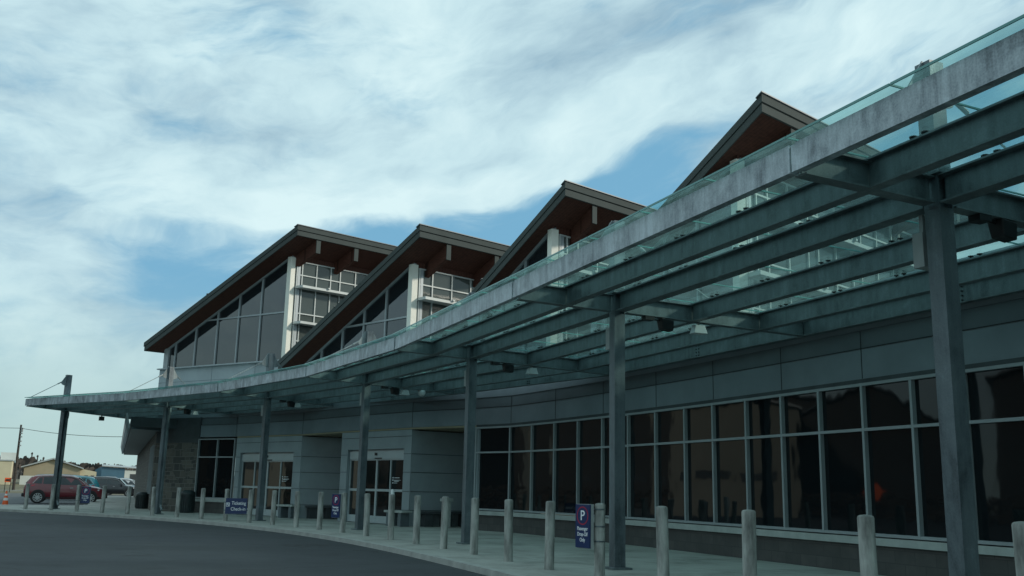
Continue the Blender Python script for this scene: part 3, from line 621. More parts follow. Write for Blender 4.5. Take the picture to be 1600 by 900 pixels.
# ------------------------------------------------------------------ glass canopy
G = empty('glass_canopy', (*pt(0), 0), 'long curved glass canopy on galvanised steel posts in front of the terminal', 'canopy')
cs = [k*L for k in range(-3, 7)]
INN = {-3: 3.85, -2: 3.85, -1: 3.85, 0: 3.85, 1: 3.85, 2: 3.8, 3: 3.0, 4: 2.75, 5: 3.1, 6: 3.7}
def off(i, f):      # f: -2..0 outer, 0..1 inner fraction
    return f if f <= 0 else f*INN[i]
def cp(i, f, z): o = off(i, f); return v3(pt(cs[i+3], o), z-.03*o)
LINES = [-.95, 0.0, .385, .75, 1.0]
BZ = 4.355; BH = .315
for i in range(-3, 7):
    s_ = cs[i+3]; h_ = heading(s_); n = Vector((math.cos(h_), math.sin(h_), 0)); tt = Vector((-math.sin(h_), math.cos(h_), 0))
    m = MB(); c = v3(pt(s_), 0)
    if i >= 0 or True:
        # square hollow post built from a wide-flange section, cap plate and base plate
        m.bar(c, c+Vector((0, 0, 4.50)), .235, .235, up=n, prof='I', t=.02) if i == 6 else m.bar(c, c+Vector((0, 0, 4.17)), .195, .195, up=n)
        if i != 6: m.bar(c+Vector((0, 0, 4.171)), c+Vector((0, 0, 4.62)), .20, .20, up=n, prof='I', t=.02)
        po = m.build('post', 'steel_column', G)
        m = MB(); m.bar(c+Vector((0, 0, .0)), c+Vector((0, 0, .03)), .36, .36, up=n); m.build('base_plate', 'steel', po)
        m = MB(); m.bar(c+Vector((0, 0, 4.621)), c+Vector((0, 0, 5.80)), .20, .20, up=n)
        ms = m.build('mast', 'steel_column', po); m = MB(); m.bar(c+Vector((0, 0, 5.801)), c+Vector((0, 0, 5.805)), .15, .15, up=n); m.build('mast_shade_plate', 'black', ms)  # black plate stands in for the shade inside the hollow mast
        m = MB()
        for sg in ((-1,) if i == 6 else (-1, 1)):
            a = c+n*sg*.10; q = [a+Vector((0, 0, 5.82)), a+n*sg*.20+Vector((0, 0, 5.52)), a+n*sg*.26+Vector((0, 0, 5.44)), a+n*sg*.20+Vector((0, 0, 5.36)), a+Vector((0, 0, 5.30))]
            m.hexa([p-tt*.012 for p in q], [p+tt*.012 for p in q])
        m.build('gusset', 'steel', po)
        m = MB()
        e1 = c+n*(-.34)+Vector((0, 0, 5.45)); e2 = cp(i, -1.70, 4.62); m.tube(e1, e2, .014, n=8); m.tube(e1, e1.lerp(e2, .12), .028, n=8); m.build('tie_rod', 'steel', po); m = MB()
        e1 = c+n*(.34)+Vector((0, 0, 5.45)); e2 = cp(i, .5, 4.62); m.tube(e1, e2, .014, n=8); m.tube(e1, e1.lerp(e2, .12), .028, n=8)
        if i != 6: m.build('tie_rod', 'steel', po)
        m = MB(); m.bar(c+Vector((0, 0, 4.52)), c+Vector((0, 0, 4.55)), .34, .30, up=n); m.build('cap_plate', 'steel', po)
    # cross beam, in two runs either side of the post
    m = MB(); m.bar(cp(i, -1.81, BZ), cp(i, -.125, BZ), .16, BH-.02, prof='I', t=.018); m.bar(cp(i, .04, BZ)+n*.02, cp(i, .995, BZ), .16, BH-.02, prof='I', t=.018); m.build('cross_beam', 'steel', G)
    if i in (6, 5):
        m = MB(); a = c+tt*(-.20)+n*.02; m.path([a+Vector((0, 0, 4.16)), a+Vector((0, 0, 3.98)), a+tt*.08+Vector((0, 0, 3.7)), a+tt*.08+Vector((0, 0, .35))], .08, .08, up=n); m.tube(a+tt*.08+Vector((0, 0, .36)), a-tt*.05+Vector((0, 0, .16)), .05, n=8); m.build('downpipe', 'steel', G)
    else:
        m = MB(); a = c+tt*.26+n*.04; m.bar(a+Vector((0, 0, 3.60)), a+Vector((0, 0, 3.97)), .14, .18, up=n); m.bar(a+Vector((0, 0, 3.95))-n*.0, a+Vector((0, 0, 4.18)), .05, .05, up=n); m.build('junction_box', 'grey_plastic', G)
SP = []
for i in range(-3, 6):
    # outer fascia channel, bay by bay, with a splice gap
    a, b_ = cp(i, -1.86, 4.375), cp(i+1, -1.86, 4.375); d = (b_-a).normalized()
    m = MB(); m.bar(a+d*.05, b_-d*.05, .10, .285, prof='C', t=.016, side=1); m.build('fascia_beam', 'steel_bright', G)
    m = MB(); m.bar(b_-d*.036, b_+d*.036, .075, .27); m.build('splice_plate', 'steel_bright', G)
    for li, f in enumerate(LINES):
        a, b_ = cp(i, f, BZ+.01), cp(i+1, f, BZ+.01); d = (b_-a).normalized(); g_ = .02 if f == 1. else (.115 if f == 0 else .02)
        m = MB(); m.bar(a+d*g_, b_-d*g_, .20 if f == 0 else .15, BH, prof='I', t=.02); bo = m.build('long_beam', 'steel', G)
        if f == 1.:
            m = MB(); mid = a.lerp(b_, .47); n_ = outn((a.x, a.y), (b_.x, b_.y))
            for sg in (-.045, .045):
                for k in range(4): p = mid+d*sg+n_*.012+Vector((0, 0, -.11+.07*k)); m.tube(p, p+n_*.02, .014, n=6)
            m.build('bolt', 'black', bo)
        # fittings: paired little black pucks carrying the glass
        for k in range(5):
            for dlt in (-.075, .075):
                p = a.lerp(b_, (k+.0)/5+.10)+d*dlt; SP.append((p+Vector((0, 0, BH/2))))
    # glass panels: five wide by two deep
    NP = 5
    for k in range(NP):
        for (f0, f1) in ((-1.98, .17), (.172, 1.03)):
            q = []
            for (fr_, f) in ((k/NP+.0012, f0), ((k+1)/NP-.0012, f0), ((k+1)/NP-.0012, f1), (k/NP+.0012, f1)):
                q.append(cp(i, f, 4.568).lerp(cp(i+1, f, 4.568), fr_))
            m = MB(); m.poly(q); pnl = m.build('glass_panel', 'canopy_glass', G)
            m = MB()
            if f0 < 0: m.bar(q[0], q[1], .012, .022)
            m.bar(q[0], q[3], .012, .018); m.build('panel_edge', 'glass_edge', pnl)
SP.sort(key=lambda p: p.length)
for p in SP[:96]:
    m = MB(); m.lathe((p.x, p.y, p.z), [(.03, 0), (.03, .01), (.014, .012), (.014, .035), (.04, .037), (.04, .05)], 8); m.build('glass_fitting', 'black', G)
m = MB()
for p in SP[96:]: m.lathe((p.x, p.y, p.z), [(.03, 0), (.014, .012), (.014, .035), (.04, .037), (.04, .05)], 6)
tag(m.build('glass_fitting', 'black', G), kind='stuff')

# ---- lamps hung under the canopy
fl = empty('floodlight', (0, 0, 0)); fl.scale = (.68, .68, .68)
m = MB(); m.box((0, 0, -.06), (.10, .10, .12)); m.build('mount', 'black', fl)
m = MB(); m.hexa([(-.12, -.16, -.30), (.12, -.16, -.30), (.12, .14, -.34), (-.12, .14, -.34)], [(-.15, -.20, -.02), (.15, -.20, -.02), (.13, .16, -.06), (-.13, .16, -.06)]); m.build('housing', 'black', fl, bevel=.02)
m = MB(); m.hexa([(-.10, .145, -.30), (.10, .145, -.30), (.10, .155, -.30), (-.10, .155, -.30)], [(-.10, .163, -.10), (.10, .163, -.10), (.10, .172, -.10), (-.10, .172, -.10)]); m.build('lens', 'car_glass', fl)
m = MB(); m.box((0, -.52, -.05), (.22, .26, .10)); m.tube((0, -.4, -.06), (0, -.15, -.08), .02, n=6); m.build('ballast_box', 'black', fl)
lampp = empty('pendant_lamp', (0, 0, 0)); lampp.scale = (.68, .68, .68)
m = MB(); m.tube((0, 0, -.08), (0, 0, 0), .03, n=8); m.build('stem', 'grey_plastic', lampp)
m = MB(); m.hexa([(-.20, -.12, -.30), (.20, -.12, -.30), (.20, .12, -.30), (-.20, .12, -.30)], [(-.14, -.09, -.08), (.14, -.09, -.08), (.14, .09, -.08), (-.14, .09, -.08)]); m.build('lamp_shade', 'white_lamp', lampp, bevel=.012)
ordn = ['nearest', 'second nearest', 'third nearest', 'fourth nearest', 'fifth nearest', 'sixth nearest', 'farthest']
for i in range(0, 6):
    a = fl if i == 0 else copy_tree(fl); b_ = lampp if i == 0 else copy_tree(lampp)
    h_ = heading(cs[i+3]); o = .95; ob = off(i, .385)+.12
    p = pt(cs[i+3], o); a.location = (p[0], p[1], BZ-.03*o-BH/2+.02); a.rotation_euler = (0, 0, h_-PI/2)
    p = pt(cs[i+3], ob); b_.location = (p[0], p[1], BZ-.03*ob-BH/2+.02); b_.rotation_euler = (0, 0, h_)
    tag(a, 'black adjustable floodlight on the %s crossbeam with posts, under the glass canopy' % ordn[i], 'floodlight', 'black floodlights under the canopy')
    tag(b_, 'small white box lamp hanging from the %s crossbeam of the glass canopy' % ordn[i], 'lamp', 'white lamps under the canopy')
m = MB(); p = pt(cs[9], 1.9); m.box((p[0], p[1], 4.02), (.22, .22, .18), .5); m.tube((p[0], p[1], 4.1), (p[0], p[1], 4.2), .03, n=6); tag(m.build('end_camera', 'black'), 'small black box camera under the far left end of the canopy', 'camera')
p = pt(cs[3+3], off(3, .62)); m = MB(); m.lathe((p[0], p[1], 3.98), [(.05, 0), (.10, .04), (.12, .12), (.10, .18)], 12); m.build('dome_camera', 'white_lamp'); tag(bpy.data.objects['dome_camera'], 'white dome camera under the canopy near the right-hand door bay', 'camera')

# ------------------------------------------------------------------ bollards
SB0, LB, BO = 7.1055, 1.7693, -1.1722
ords = ['first', 'second', 'third', 'fourth', 'fifth', 'sixth', 'seventh', 'eighth', 'ninth', 'tenth', 'eleventh', 'twelfth', 'thirteenth', 'fourteenth', 'fifteenth', 'sixteenth', 'seventeenth', 'eighteenth', 'nineteenth', 'twentieth', 'twenty-first', 'twenty-second', 'twenty-third', 'twenty-fourth', 'twenty-fifth', 'twenty-sixth', 'twenty-seventh']
b0 = None; BP = {}
kk = list(range(20, -7, -1))
for j, k in enumerate(kk):
    p = pt(SB0+k*LB, BO)
    BP[j] = p
    if b0 is None:
        m = MB(); m.lathe((0, 0, 0), [(.077, -.05), (.077, 1.03), (.072, 1.045), (.055, 1.055), (.02, 1.06)], 22); b0 = m.build('bollard', 'bollard', smooth=True); o = b0
    else: o = b0.copy(); COL.objects.link(o)
    o.location = (p[0], p[1], -.005); o.rotation_euler = (R(random.uniform(-.9, .9)), R(random.uniform(-.9, .9)), random.uniform(0, 6.28))
    ex = {0: ', leftmost of the row', 1: ', before the farthest canopy post', 26: ', last of the row', 21: ', with a drop-off sign'}.get(j, '')
    tag(o, 'concrete bollard, %s from the left in the kerb row%s' % (ords[j], ex), 'bollard', 'bollards along the kerb')
# clamp bands + sign on a few bollards
def toward_cam(p, turn=0):
    a = math.atan2(-p[0], -p[1])+R(turn); return Vector((math.sin(a), math.cos(a), 0))
def drop_sign(p, facing, cx, w, h, zc, label):
    S = empty('parking_sign', (p[0]+cx.x, p[1]+cx.y, zc-h/2), label, 'sign', 'passenger drop-off signs on the bollards')
    n = facing.normalized(); x = Vector((0, 0, 1)).cross(n).normalized(); c = Vector((p[0], p[1], zc))+cx; up = Vector((0, 0, 1))
    m = MB(); m.bar(c-up*h/2, c+up*h/2, w, .02, up=n); m.build('panel', 'sign_blue', S)
    m = MB(); m.bar(c-up*h*.52-n*.04, c+up*h*.51-n*.04, w*1.0, .05, up=n); m.build('backing', 'grey_plastic', S)
    f = c+n*.0115
    r = w*.36; m = MB(); A = []; B = []
    for k in range(28):
        a = 2*PI*k/28; A.append(f+up*h*.24+(x*math.cos(a)+up*math.sin(a))*r*1.12); B.append(f+up*h*.24+(x*math.cos(a)+up*math.sin(a))*r*.98)
    for k in range(28): m.poly([A[k], A[(k+1) % 28], B[(k+1) % 28], B[k]])
    m.build('ring', 'sign_red', S)
    text_mesh('letter', 'P', h*.33, 'sign_white', S, f+up*h*.135, x, up)
    for k, tx in enumerate(('Passenger', 'Drop-Off', 'Only')): text_mesh('lettering', tx, h*.125, 'sign_white', S, f+up*(-h*.10-k*h*.13), x, up, squash=.80 if w > .3 else .8)
    q = Vector((p[0], p[1], 0))
    for z in (zc+h*.38, zc-.01, zc-h*.36): m = MB(); m.lathe((p[0], p[1], z), [(.081, 0), (.081, .02)], 20); m.bar(q+up*(z+.01), c-n*.03+up*(z+.01-zc), .03, .015); m.build('clamp_band', 'steel_column', S)
# near sign is seen obliquely, to the left of its bollard
jn = 21; p = BP[jn]; hh_ = heading(SB0+0*LB)
def left_of(p, k):
    v = Vector((p[0], p[1], 0)).normalized(); return Vector((-v.y, v.x, 0))*k
drop_sign(p, toward_cam(p, 50), left_of(p, .235), .32, .60, .73, 'blue passenger drop-off sign with white P on the bollard nearest the camera of the three')
p = BP[13]; drop_sign(p, toward_cam(p, 48), left_of(p, .21), .32, .62, .70, 'narrow blue drop-off sign on the bollard in front of the right-hand glass doors')
p = BP[2]; drop_sign(p, toward_cam(p, 12), left_of(p, -.27), .36, .66, .66, 'blue drop-off sign on the bollard in front of the red car')
# ticketing sign between two bollards
p, q = BP[8], BP[9]; cen = Vector(((p[0]*.57+q[0]*.43), (p[1]*.57+q[1]*.43), .50))
n = toward_cam(cen, 6); x = Vector((0, 0, 1)).cross(n); up = Vector((0, 0, 1))
S = empty('ticketing_sign', (cen.x, cen.y, 0), 'wide navy sign reading Ticketing Check-in, mounted between two bollards', 'sign')
m = MB(); m.bar(cen-up*.255, cen+up*.255, .70, .03, up=n); m.build('panel', 'sign_blue', S)
m = MB(); m.bar(cen-x*.42+up*.12-n*.03, cen+x*.37+up*.12-n*.03, .02, .03); m.bar(cen-x*.42-up*.14-n*.03, cen+x*.37-up*.14-n*.03, .02, .03); m.build('bracket', 'steel_column', S)
f = cen+n*.017
text_mesh('lettering', 'Ticketing', .155, 'sign_white', S, f+up*.045+x*.075, x, up, squash=.80); text_mesh('lettering', 'Check-in', .155, 'sign_white', S, f-up*.145+x*.065, x, up, squash=.85)
m = MB(); c = f-x*.275+up*.10
for (dx, dz, w1, h1) in ((0, 0, .11, .015), (0, -.11, .11, .015), (-.05, -.055, .012, .12), (.05, -.055, .012, .12), (-.018, -.04, .022, .06), (-.018, .0, .022, .022), (.022, -.075, .04, .03), (.03, -.03, .015, .05)):
    m.poly([c+x*(dx-w1/2)+up*(dz-h1/2), c+x*(dx+w1/2)+up*(dz-h1/2), c+x*(dx+w1/2)+up*(dz+h1/2), c+x*(dx-w1/2)+up*(dz+h1/2)])
m.build('icon', 'sign_white', S)

# ------------------------------------------------------------------ benches, bins, pedestals
def bench(a, d, n, x, length, label):
    B = empty('bench', tuple(v3(a, 0)+d*x+n*.35), label, 'bench', 'benches by the doors'); c = v3(a, 0)+d*x+n*.32
    m = MB(); m.bar(c+Vector((0, 0, .46)), c+d*length+Vector((0, 0, .46)), .42, .07); m.build('seat', 'sill_stone', B, bevel=.008)
    for k in (.18, length-.18):
        m = MB(); p = c+d*k; m.bar(p, p+Vector((0, 0, .424)), .34, .16, up=d); m.build('pedestal', 'cladding_dark', B)
for (A, d, n, ln, P), nm in ((v1, 'left-hand'), (v2, 'right-hand')):
    bench(A, d, n, -.35, 1.0, 'short pale stone bench in front of the %s door bay' % nm)
    m = MB(); re_ = v3((-5.9, 38.9) if nm == 'left-hand' else (-1.15, 33.75), 0); q_ = (re_-A).normalized(); sn_ = Vector((q_.y, -q_.x, 0)); a = A+q_*.25+sn_*.24; b_ = re_-q_*.15+sn_*.24; m.bar(a+Vector((0, 0, .44)), b_+Vector((0, 0, .44)), .40, .07); B = m.build('bench', 'dark_band'); tag(B, 'long dark bench along the side wall of the %s door bay' % nm, 'bench', 'benches by the doors')
    for k in (.15, .5, .85): m = MB(); p = a.lerp(b_, k); m.box((p.x, p.y, .20), (.30, .30, .40), .6); m.build('pedestal', 'dark_band', B)
def bin_(p, r, h, label):
    B = empty('trash_can', (p[0], p[1], 0), label, 'trash can')
    m = MB(); m.lathe((p[0], p[1], 0), [(r*.92, 0), (r, .05), (r, h*.80)], 20); m.build('body', 'trash_green', B, smooth=True)
    m = MB(); m.lathe((p[0], p[1], h*.80), [(r*1.04, 0), (r*1.04, h*.05), (r*.95, h*.12), (r*.6, h*.2)], 20); m.build('lid', 'trash_green', B, smooth=True)
    m = MB()
    for k in range(20): a = 2*PI*k/20; m.box((p[0]+math.cos(a)*r*1.0, p[1]+math.sin(a)*r*1.0, h*.42), (.03, .05, h*.70), a)
    m.build('slats', 'trash_green', B)
bin_((-13.45, 42.0), .29, .93, 'round dark bin against the stone wall beside the window'); bin_((-17.25, 47.2), .29, .76, 'round dark bin at the far side of the stone wing, left of the post')
pp = (-1.95, 32.05)
Q = empty('ash_receptacle', (*pp, 0), 'pale grey pedestal receptacle beside the right-hand door bay', 'receptacle')
m = MB(); m.box((*pp, .40), (.22, .22, .80), .6); m.build('body', 'sill_stone', Q, bevel=.01); m = MB(); m.box((*pp, .86), (.32, .32, .10), .6); m.build('top', 'sill_stone', Q, bevel=.01)
m = MB(); m.box((pp[0]-.06, pp[1]-.12, .66), (.12, .02, .03), .6); m.lathe((pp[0]-.05, pp[1]-.12, .34), [(.03, 0), (.03, .06)], 8); m.build('slot', 'black', Q)
p = BP[15]; p = (p[0]*1.055, p[1]*1.055)
m = MB(); m.lathe((p[0], p[1], 0), [(.05, 0), (.05, 1.14), (.03, 1.17)], 14); tag(m.build('white_post', 'white_lamp', smooth=True), 'slim white pipe post behind a bollard at the right-hand doors', 'post')

# ------------------------------------------------------------------ cars
def suv(name, paint, loc, ang, label, Lc=4.65, Hc=1.68, Wc=1.84, group=None):
    """x forward; origin at the middle of the car on the ground"""
    C_ = empty(name, (0, 0, 0), label, 'car', group)
    h = Lc/2
    # stations: x, sill z, belt z, roof z, half width low, half width belt, half width roof
    st = [(-h, .46, .88, .92, .66, .68, .66), (-h+.07, .34, 1.02, 1.10, .80, .78, .66), (-h+.28, .30, 1.08, 1.46, .88, .84, .62), (-h+.52, .28, 1.08, 1.60, .91, .87, .60), (-h+.95, .27, 1.06, Hc-.03, .92, .89, .60), (-.35, .26, 1.03, Hc, .92, .90, .62), (.25, .26, 1.01, Hc-.03, .92, .90, .62), (.60, .26, 1.0, Hc-.13, .92, .90, .60), (1.02, .26, .99, 1.28, .92, .90, .64), (1.28, .26, .985, 1.06, .92, .89, .74), (1.70, .27, .94, .985, .91, .86, .74), (h-.30, .29, .86, .90, .87, .82, .68), (h-.06, .36, .74, .78, .74, .74, .60), (h, .44, .62, .66, .62, .64, .52)]
    sx = Wc/1.84; ring = []
    m = MB()
    for (x, zs, zb, zr, wl, wb, wr) in st:
        row = [(wl*.9, zs), (wl, zs+.14), (wl*1.0, (zs+zb)/2+.04), (wb, zb), (wr+.02, zr-.05), (wr*.8, zr), (0, zr+.015)]
        full = [(x, -a*sx, z) for a, z in row]+[(x, a*sx, z) for a, z in reversed(row[:-1])]
        ring.append([len(m.v)+k for k in range(len(full))]); m.v += full
    nr = len(ring[0])
    for a, b_ in zip(ring[:-1], ring[1:]):
        for k in range(nr): m.f.append((a[k], a[(k+1) % nr], b_[(k+1) % nr], b_[k]))
    m.f.append(tuple(ring[0])); m.f.append(tuple(reversed(ring[-1])))
    body = m.build('body', paint, C_, smooth=True)
    def side(x, z, sg, e=.012):   # point on the side of the car, just proud
        for a, b_ in zip(st[:-1], st[1:]):
            if a[0] <= x <= b_[0]:
                f = (x-a[0])/(b_[0]-a[0]); g = [p*(1-f)+q*f for p, q in zip(a, b_)]; break
        _, zs, zb, zr, wl, wb, wr = g
        if z >= zb: w = wb+(wr+.02-wb)*min(1, (z-zb)/max(.01, zr-.05-zb))
        else:
            zm = (zs+zb)/2+.04
            w = wl+(wb-wl)*max(0, (z-zm)/(zb-zm))
        return (x, sg*(w*sx+e), z)
    for sg in (-1, 1):
        for outl in ([(-h+.52, 1.17), (-h+.80, 1.14), (-h+.95, 1.14), (-h+.95, 1.50), (-h+.78, 1.46)], [(-h+1.02, 1.13), (-.42, 1.11), (-.42, 1.54), (-h+1.02, 1.52)], [(-.34, 1.10), (.20, 1.09), (.92, 1.08), (.62, 1.40), (.25, 1.52), (-.34, 1.54)]):
            m = MB(); m.poly([side(x, z, sg) for x, z in outl]); wn = m.build('side_window', 'car_glass', C_)
        m = MB(); ps = [side(x, z, sg, .02) for x, z in ((-h+.46, 1.16), (-h+.72, 1.51), (-h+1.0, 1.57), (-.38, 1.595), (.27, 1.57), (.66, 1.45), (1.0, 1.20))]
        m.path(ps, .02, .03, up=(0, 1, 0)); m.build('window_trim', 'rim', C_)
        m = MB(); m.path([(-h+.6, sg*.60*sx, 1.66), (-.35, sg*.62*sx, Hc+.03), (.3, sg*.60*sx, Hc-.0)], .03, .03); m.build('roof_rail', 'rim', C_)
        m = MB(); m.poly([side(x, z, sg, .015) for x, z in ((-h+.30, .30), (h-.35, .32), (h-.4, .44), (0, .42), (-h+.35, .46))]); m.build('lower_cladding', 'black', C_)
        for x in (-h+.80, h-.90):
            m = MB(); a = (x, sg*(.90*sx), .40); m.tube(a, (x, sg*(.925*sx+.012), .40), .40, n=26); m.build('wheel_arch', 'black', C_)
            m = MB(); m.tube((x, sg*.70*sx, .345), (x, sg*(.94*sx+.01), .345), .345, n=26); wh = m.build('wheel', 'rubber', C_, smooth=True)
            m = MB(); y = sg*(.945*sx+.014)
            for k in range(10):
                a = 2*PI*k/10; m.bar((x+.05*math.cos(a), y, .345+.05*math.sin(a)), (x+.235*math.cos(a), y, .345+.235*math.sin(a)), .045, .02, up=(0, 1, 0))
            m.tube((x, y-.01, .345), (x, y+.01, .345), .06, n=12)
            for k in range(24): a = 2*PI*k/24; b2 = 2*PI*(k+1)/24; m.bar((x+.235*math.cos(a), y, .345+.235*math.sin(a)), (x+.235*math.cos(b2), y, .345+.235*math.sin(b2)), .025, .02, up=(0, 1, 0))
            m.build('rim', 'rim', wh)
        m = MB(); m.hexa([side(-h+.08, .92, sg, .01), side(-h+.50, 1.00, sg, .015), side(-h+.62, 1.06, sg, .012), side(-h+.30, 1.16, sg, .01)], [side(-h+.08, .92, sg, -.04), side(-h+.50, 1.00, sg, -.04), side(-h+.62, 1.06, sg, -.04), side(-h+.30, 1.16, sg, -.04)]); m.build('tail_light', 'tail_light', C_)
        m = MB(); m.hexa([side(h-.55, .80, sg, .012), side(h-.12, .66, sg, .012), side(h-.10, .74, sg, .012), side(h-.50, .87, sg, .010)], [side(h-.55, .80, sg, -.04), side(h-.12, .66, sg, -.04), side(h-.10, .74, sg, -.04), side(h-.50, .87, sg, -.04)]); m.build('headlight', 'head_light', C_)
        m = MB(); m.box((.95, sg*(.98*sx), 1.08), (.16, .20, .15)); m.build('mirror', paint, C_, bevel=.03)
        for x in (-.62, .30):
            m = MB(); a = side(x, .92, sg, .02); m.box(a, (.18, .03, .03)); m.build('door_handle', 'rim', C_)
        m = MB()
        for x in (-.38, -h+1.0+.2): m.path([side(x, 1.05, sg, .004), side(x, .6, sg, .004), side(x, .45, sg, .004)], .008, .006, up=(0, 1, 0))
        m.build('door_seam', 'black', C_)
    m = MB(); m.hexa([(1.26, -.66*sx, 1.075), (1.26, .66*sx, 1.075), (.64, .54*sx, Hc-.125), (.64, -.54*sx, Hc-.125)], [(1.27, -.66*sx, 1.09), (1.27, .66*sx, 1.09), (.65, .54*sx, Hc-.11), (.65, -.54*sx, Hc-.11)]); m.build('windscreen', 'car_glass', C_)
    m = MB(); m.hexa([(-h+.085, -.60*sx, 1.14), (-h+.085, .60*sx, 1.14), (-h+.40, .54*sx, 1.52), (-h+.40, -.54*sx, 1.52)], [(-h+.06, -.60*sx, 1.15), (-h+.06, .60*sx, 1.15), (-h+.37, .54*sx, 1.54), (-h+.37, -.54*sx, 1.54)]); m.build('rear_window', 'car_glass', C_)
    m = MB(); m.box((-h+.02, 0, .48), (.22, 1.5*sx, .22)); m.build('rear_bumper', 'black', C_, bevel=.05)
    m = MB(); m.box((h-.02, 0, .45), (.14, 1.2*sx, .20)); m.build('grille', 'black', C_, bevel=.04)
    C_.location = loc; C_.rotation_euler = (0, 0, ang); return C_
grp = 'cars parked beyond the canopy'
suv('parked_car', 'paint_red', (-26.55, 60.0, -.13), R(22), 'dark red crossover parked side-on at the far left, behind the bollards', 4.55, group=grp)
suv('parked_car', 'paint_teal', (-31.6, 71.2, -.13), R(203), 'light teal wagon parked behind the red car', 4.6, 1.72, group=grp)
suv('parked_car', 'paint_black', (-36.4, 91.5, -.13), R(16), 'black pickup-sized SUV parked between the teal wagon and the stone wing', 5.0, 1.78, 1.9, group=grp)
suv('parked_car', 'paint_silver', (-38.9, 101.5, -.13), R(18), 'silver car mostly hidden behind the black SUV', 4.7, 1.70, group=grp)

# ------------------------------------------------------------------ cone, road-work sign, utility pole
cn = empty('traffic_cone', (-25.3, 50.4, -.13), 'orange traffic cone with white collars at the left edge', 'cone')
m = MB(); m.box((-25.3, 50.4, -.11), (.40, .40, .04), .3); m.build('base', 'rubber', cn); 
for r0, r1, z0, z1, mt in ((.15, .118, -.09, .17, 'orange'), (.118, .095, .17, .30, 'reflective'), (.095, .075, .30, .41, 'orange'), (.075, .055, .41, .50, 'reflective'), (.055, .03, .50, .64, 'orange')):
    m = MB(); m.lathe((-25.3, 50.4, z0), [(r0, 0), (r1, z1-z0)], 16); m.build('collar' if mt == 'reflective' else 'cone_section', mt, cn, smooth=True)
ws = empty('work_sign', (-53.3, 106.2, gz(-53.3, 106.2)), 'small orange and black sign on two legs by the grass', 'sign')
m = MB(); z = gz(-53.3, 106.2)
for k in (-.28, .28): m.bar((-53.3+k, 106.2, z), (-53.3+k, 106.2, z+1.5), .05, .05, up=(0, 1, 0))
m.build('leg', 'black', ws); m = MB(); m.box((-53.3, 106.15, z+1.3), (.62, .05, .45), .45); m.build('panel', 'orange', ws); m = MB(); m.box((-53.27, 106.09, z+1.3), (.36, .04, .16), .45); m.build('marking', 'black', ws)
up_ = (-57.0, 115.0); z = gz(*up_)
U_ = empty('utility_pole', (*up_, z), 'dark wooden utility pole with overhead wires at the left', 'utility pole')
m = MB(); m.tube((*up_, z-.3), (up_[0], up_[1], 7.5), .17, .11, n=10); m.build('pole', 'wood_pole', U_)
m = MB()
for k, zz_ in enumerate((6.9, 6.5, 6.1, 5.6, 5.1)): m.box((up_[0]+.22, up_[1]-.1, zz_), (.22, .16, .14 if k else .5))
m.build('insulator', 'grey_plastic', U_)
def wire(a, b_, sag):
    m = MB(); q = [Vector(a).lerp(Vector(b_), k/24)-Vector((0, 0, sag*4*(k/24)*(1-k/24))) for k in range(25)]
    for p, r in zip(q[:-1], q[1:]): m.tube(p, r, .028, n=5)
    m.build('wire', 'wood_pole', U_)
wire((up_[0], up_[1], 7.1), (-110, 108, 9.2), .7); wire((up_[0], up_[1], 7.1), (-24, 92, 6.6), 1.0)

# ------------------------------------------------------------------ far buildings
def gabled(name, label, cat, c, rz, w, l, ze, zp, z0, wm, rm, over=.4):
    """gable end faces local -y"""
    B = empty(name, (c[0], c[1], z0), label, cat); cs_, sn = math.cos(rz), math.sin(rz)
    def q(x, y, z): return (c[0]+x*cs_-y*sn, c[1]+x*sn+y*cs_, z)
    m = MB(); a = [q(-w/2, 0, z0-.5), q(w/2, 0, z0-.5), q(w/2, 0, ze), q(0, 0, zp), q(-w/2, 0, ze)]; b_ = [q(-w/2, l, z0-.5), q(w/2, l, z0-.5), q(w/2, l, ze), q(0, l, zp), q(-w/2, l, ze)]
    m.hexa(a, b_); m.build('wall', wm, B)
    m = MB(); k = (zp-ze)/(w/2)
    for sg in (-1, 1):
        e = sg*(w/2+over); m.hexa([q(0, -over, zp+.05), q(e, -over, ze-k*over+.05), q(e, l+over, ze-k*over+.05), q(0, l+over, zp+.05)], [q(0, -over, zp+.25), q(e, -over, ze-k*over+.2), q(e, l+over, ze-k*over+.2), q(0, l+over, zp+.25)])
    m.build('roof', rm, B); return B, q
B, q = gabled('shed', 'tan gabled shed behind the red car', 'shed', (-62.2, 135.6), R(24), 7.0, 14, 2.9, 4.0, .8, 'tan_wall', 'shed_roof')
m = MB(); m.hexa([q(3.5, .5, .2), q(5.6, .5, .2), q(5.6, .5, 2.5), q(3.5, .5, 2.9)], [q(3.5, 8, .2), q(5.6, 8, .2), q(5.6, 8, 2.5), q(3.5, 8, 2.9)]); m.build('side_wing', 'tan_light', B)
for xx in (4.1, 4.9): m = MB(); m.hexa([q(xx, .47, 1.3), q(xx+.45, .47, 1.3), q(xx+.45, .47, 2.0), q(xx, .47, 2.0)], [q(xx, .44, 1.3), q(xx+.45, .44, 1.3), q(xx+.45, .44, 2.0), q(xx, .44, 2.0)]); m.build('window', 'dark_band', B)
B = empty('blue_building', (-59, 150, .9), 'long blue metal building with pale end bay behind the parked cars', 'building')
dd = Vector((4.6, 1.9, 0)).normalized(); nn = Vector((-dd.y, dd.x, 0)); o = Vector((-60.4, 147.6, 0))
m = MB(); m.hexa([o+Vector((0, 0, .2)), o+dd*3.2+Vector((0, 0, .2)), o+dd*3.2+Vector((0, 0, 3.15)), o+Vector((0, 0, 3.4))], [o+nn*6+Vector((0, 0, .2)), o+nn*6+dd*3.2+Vector((0, 0, .2)), o+nn*6+dd*3.2+Vector((0, 0, 3.15)), o+nn*6+Vector((0, 0, 3.4))])
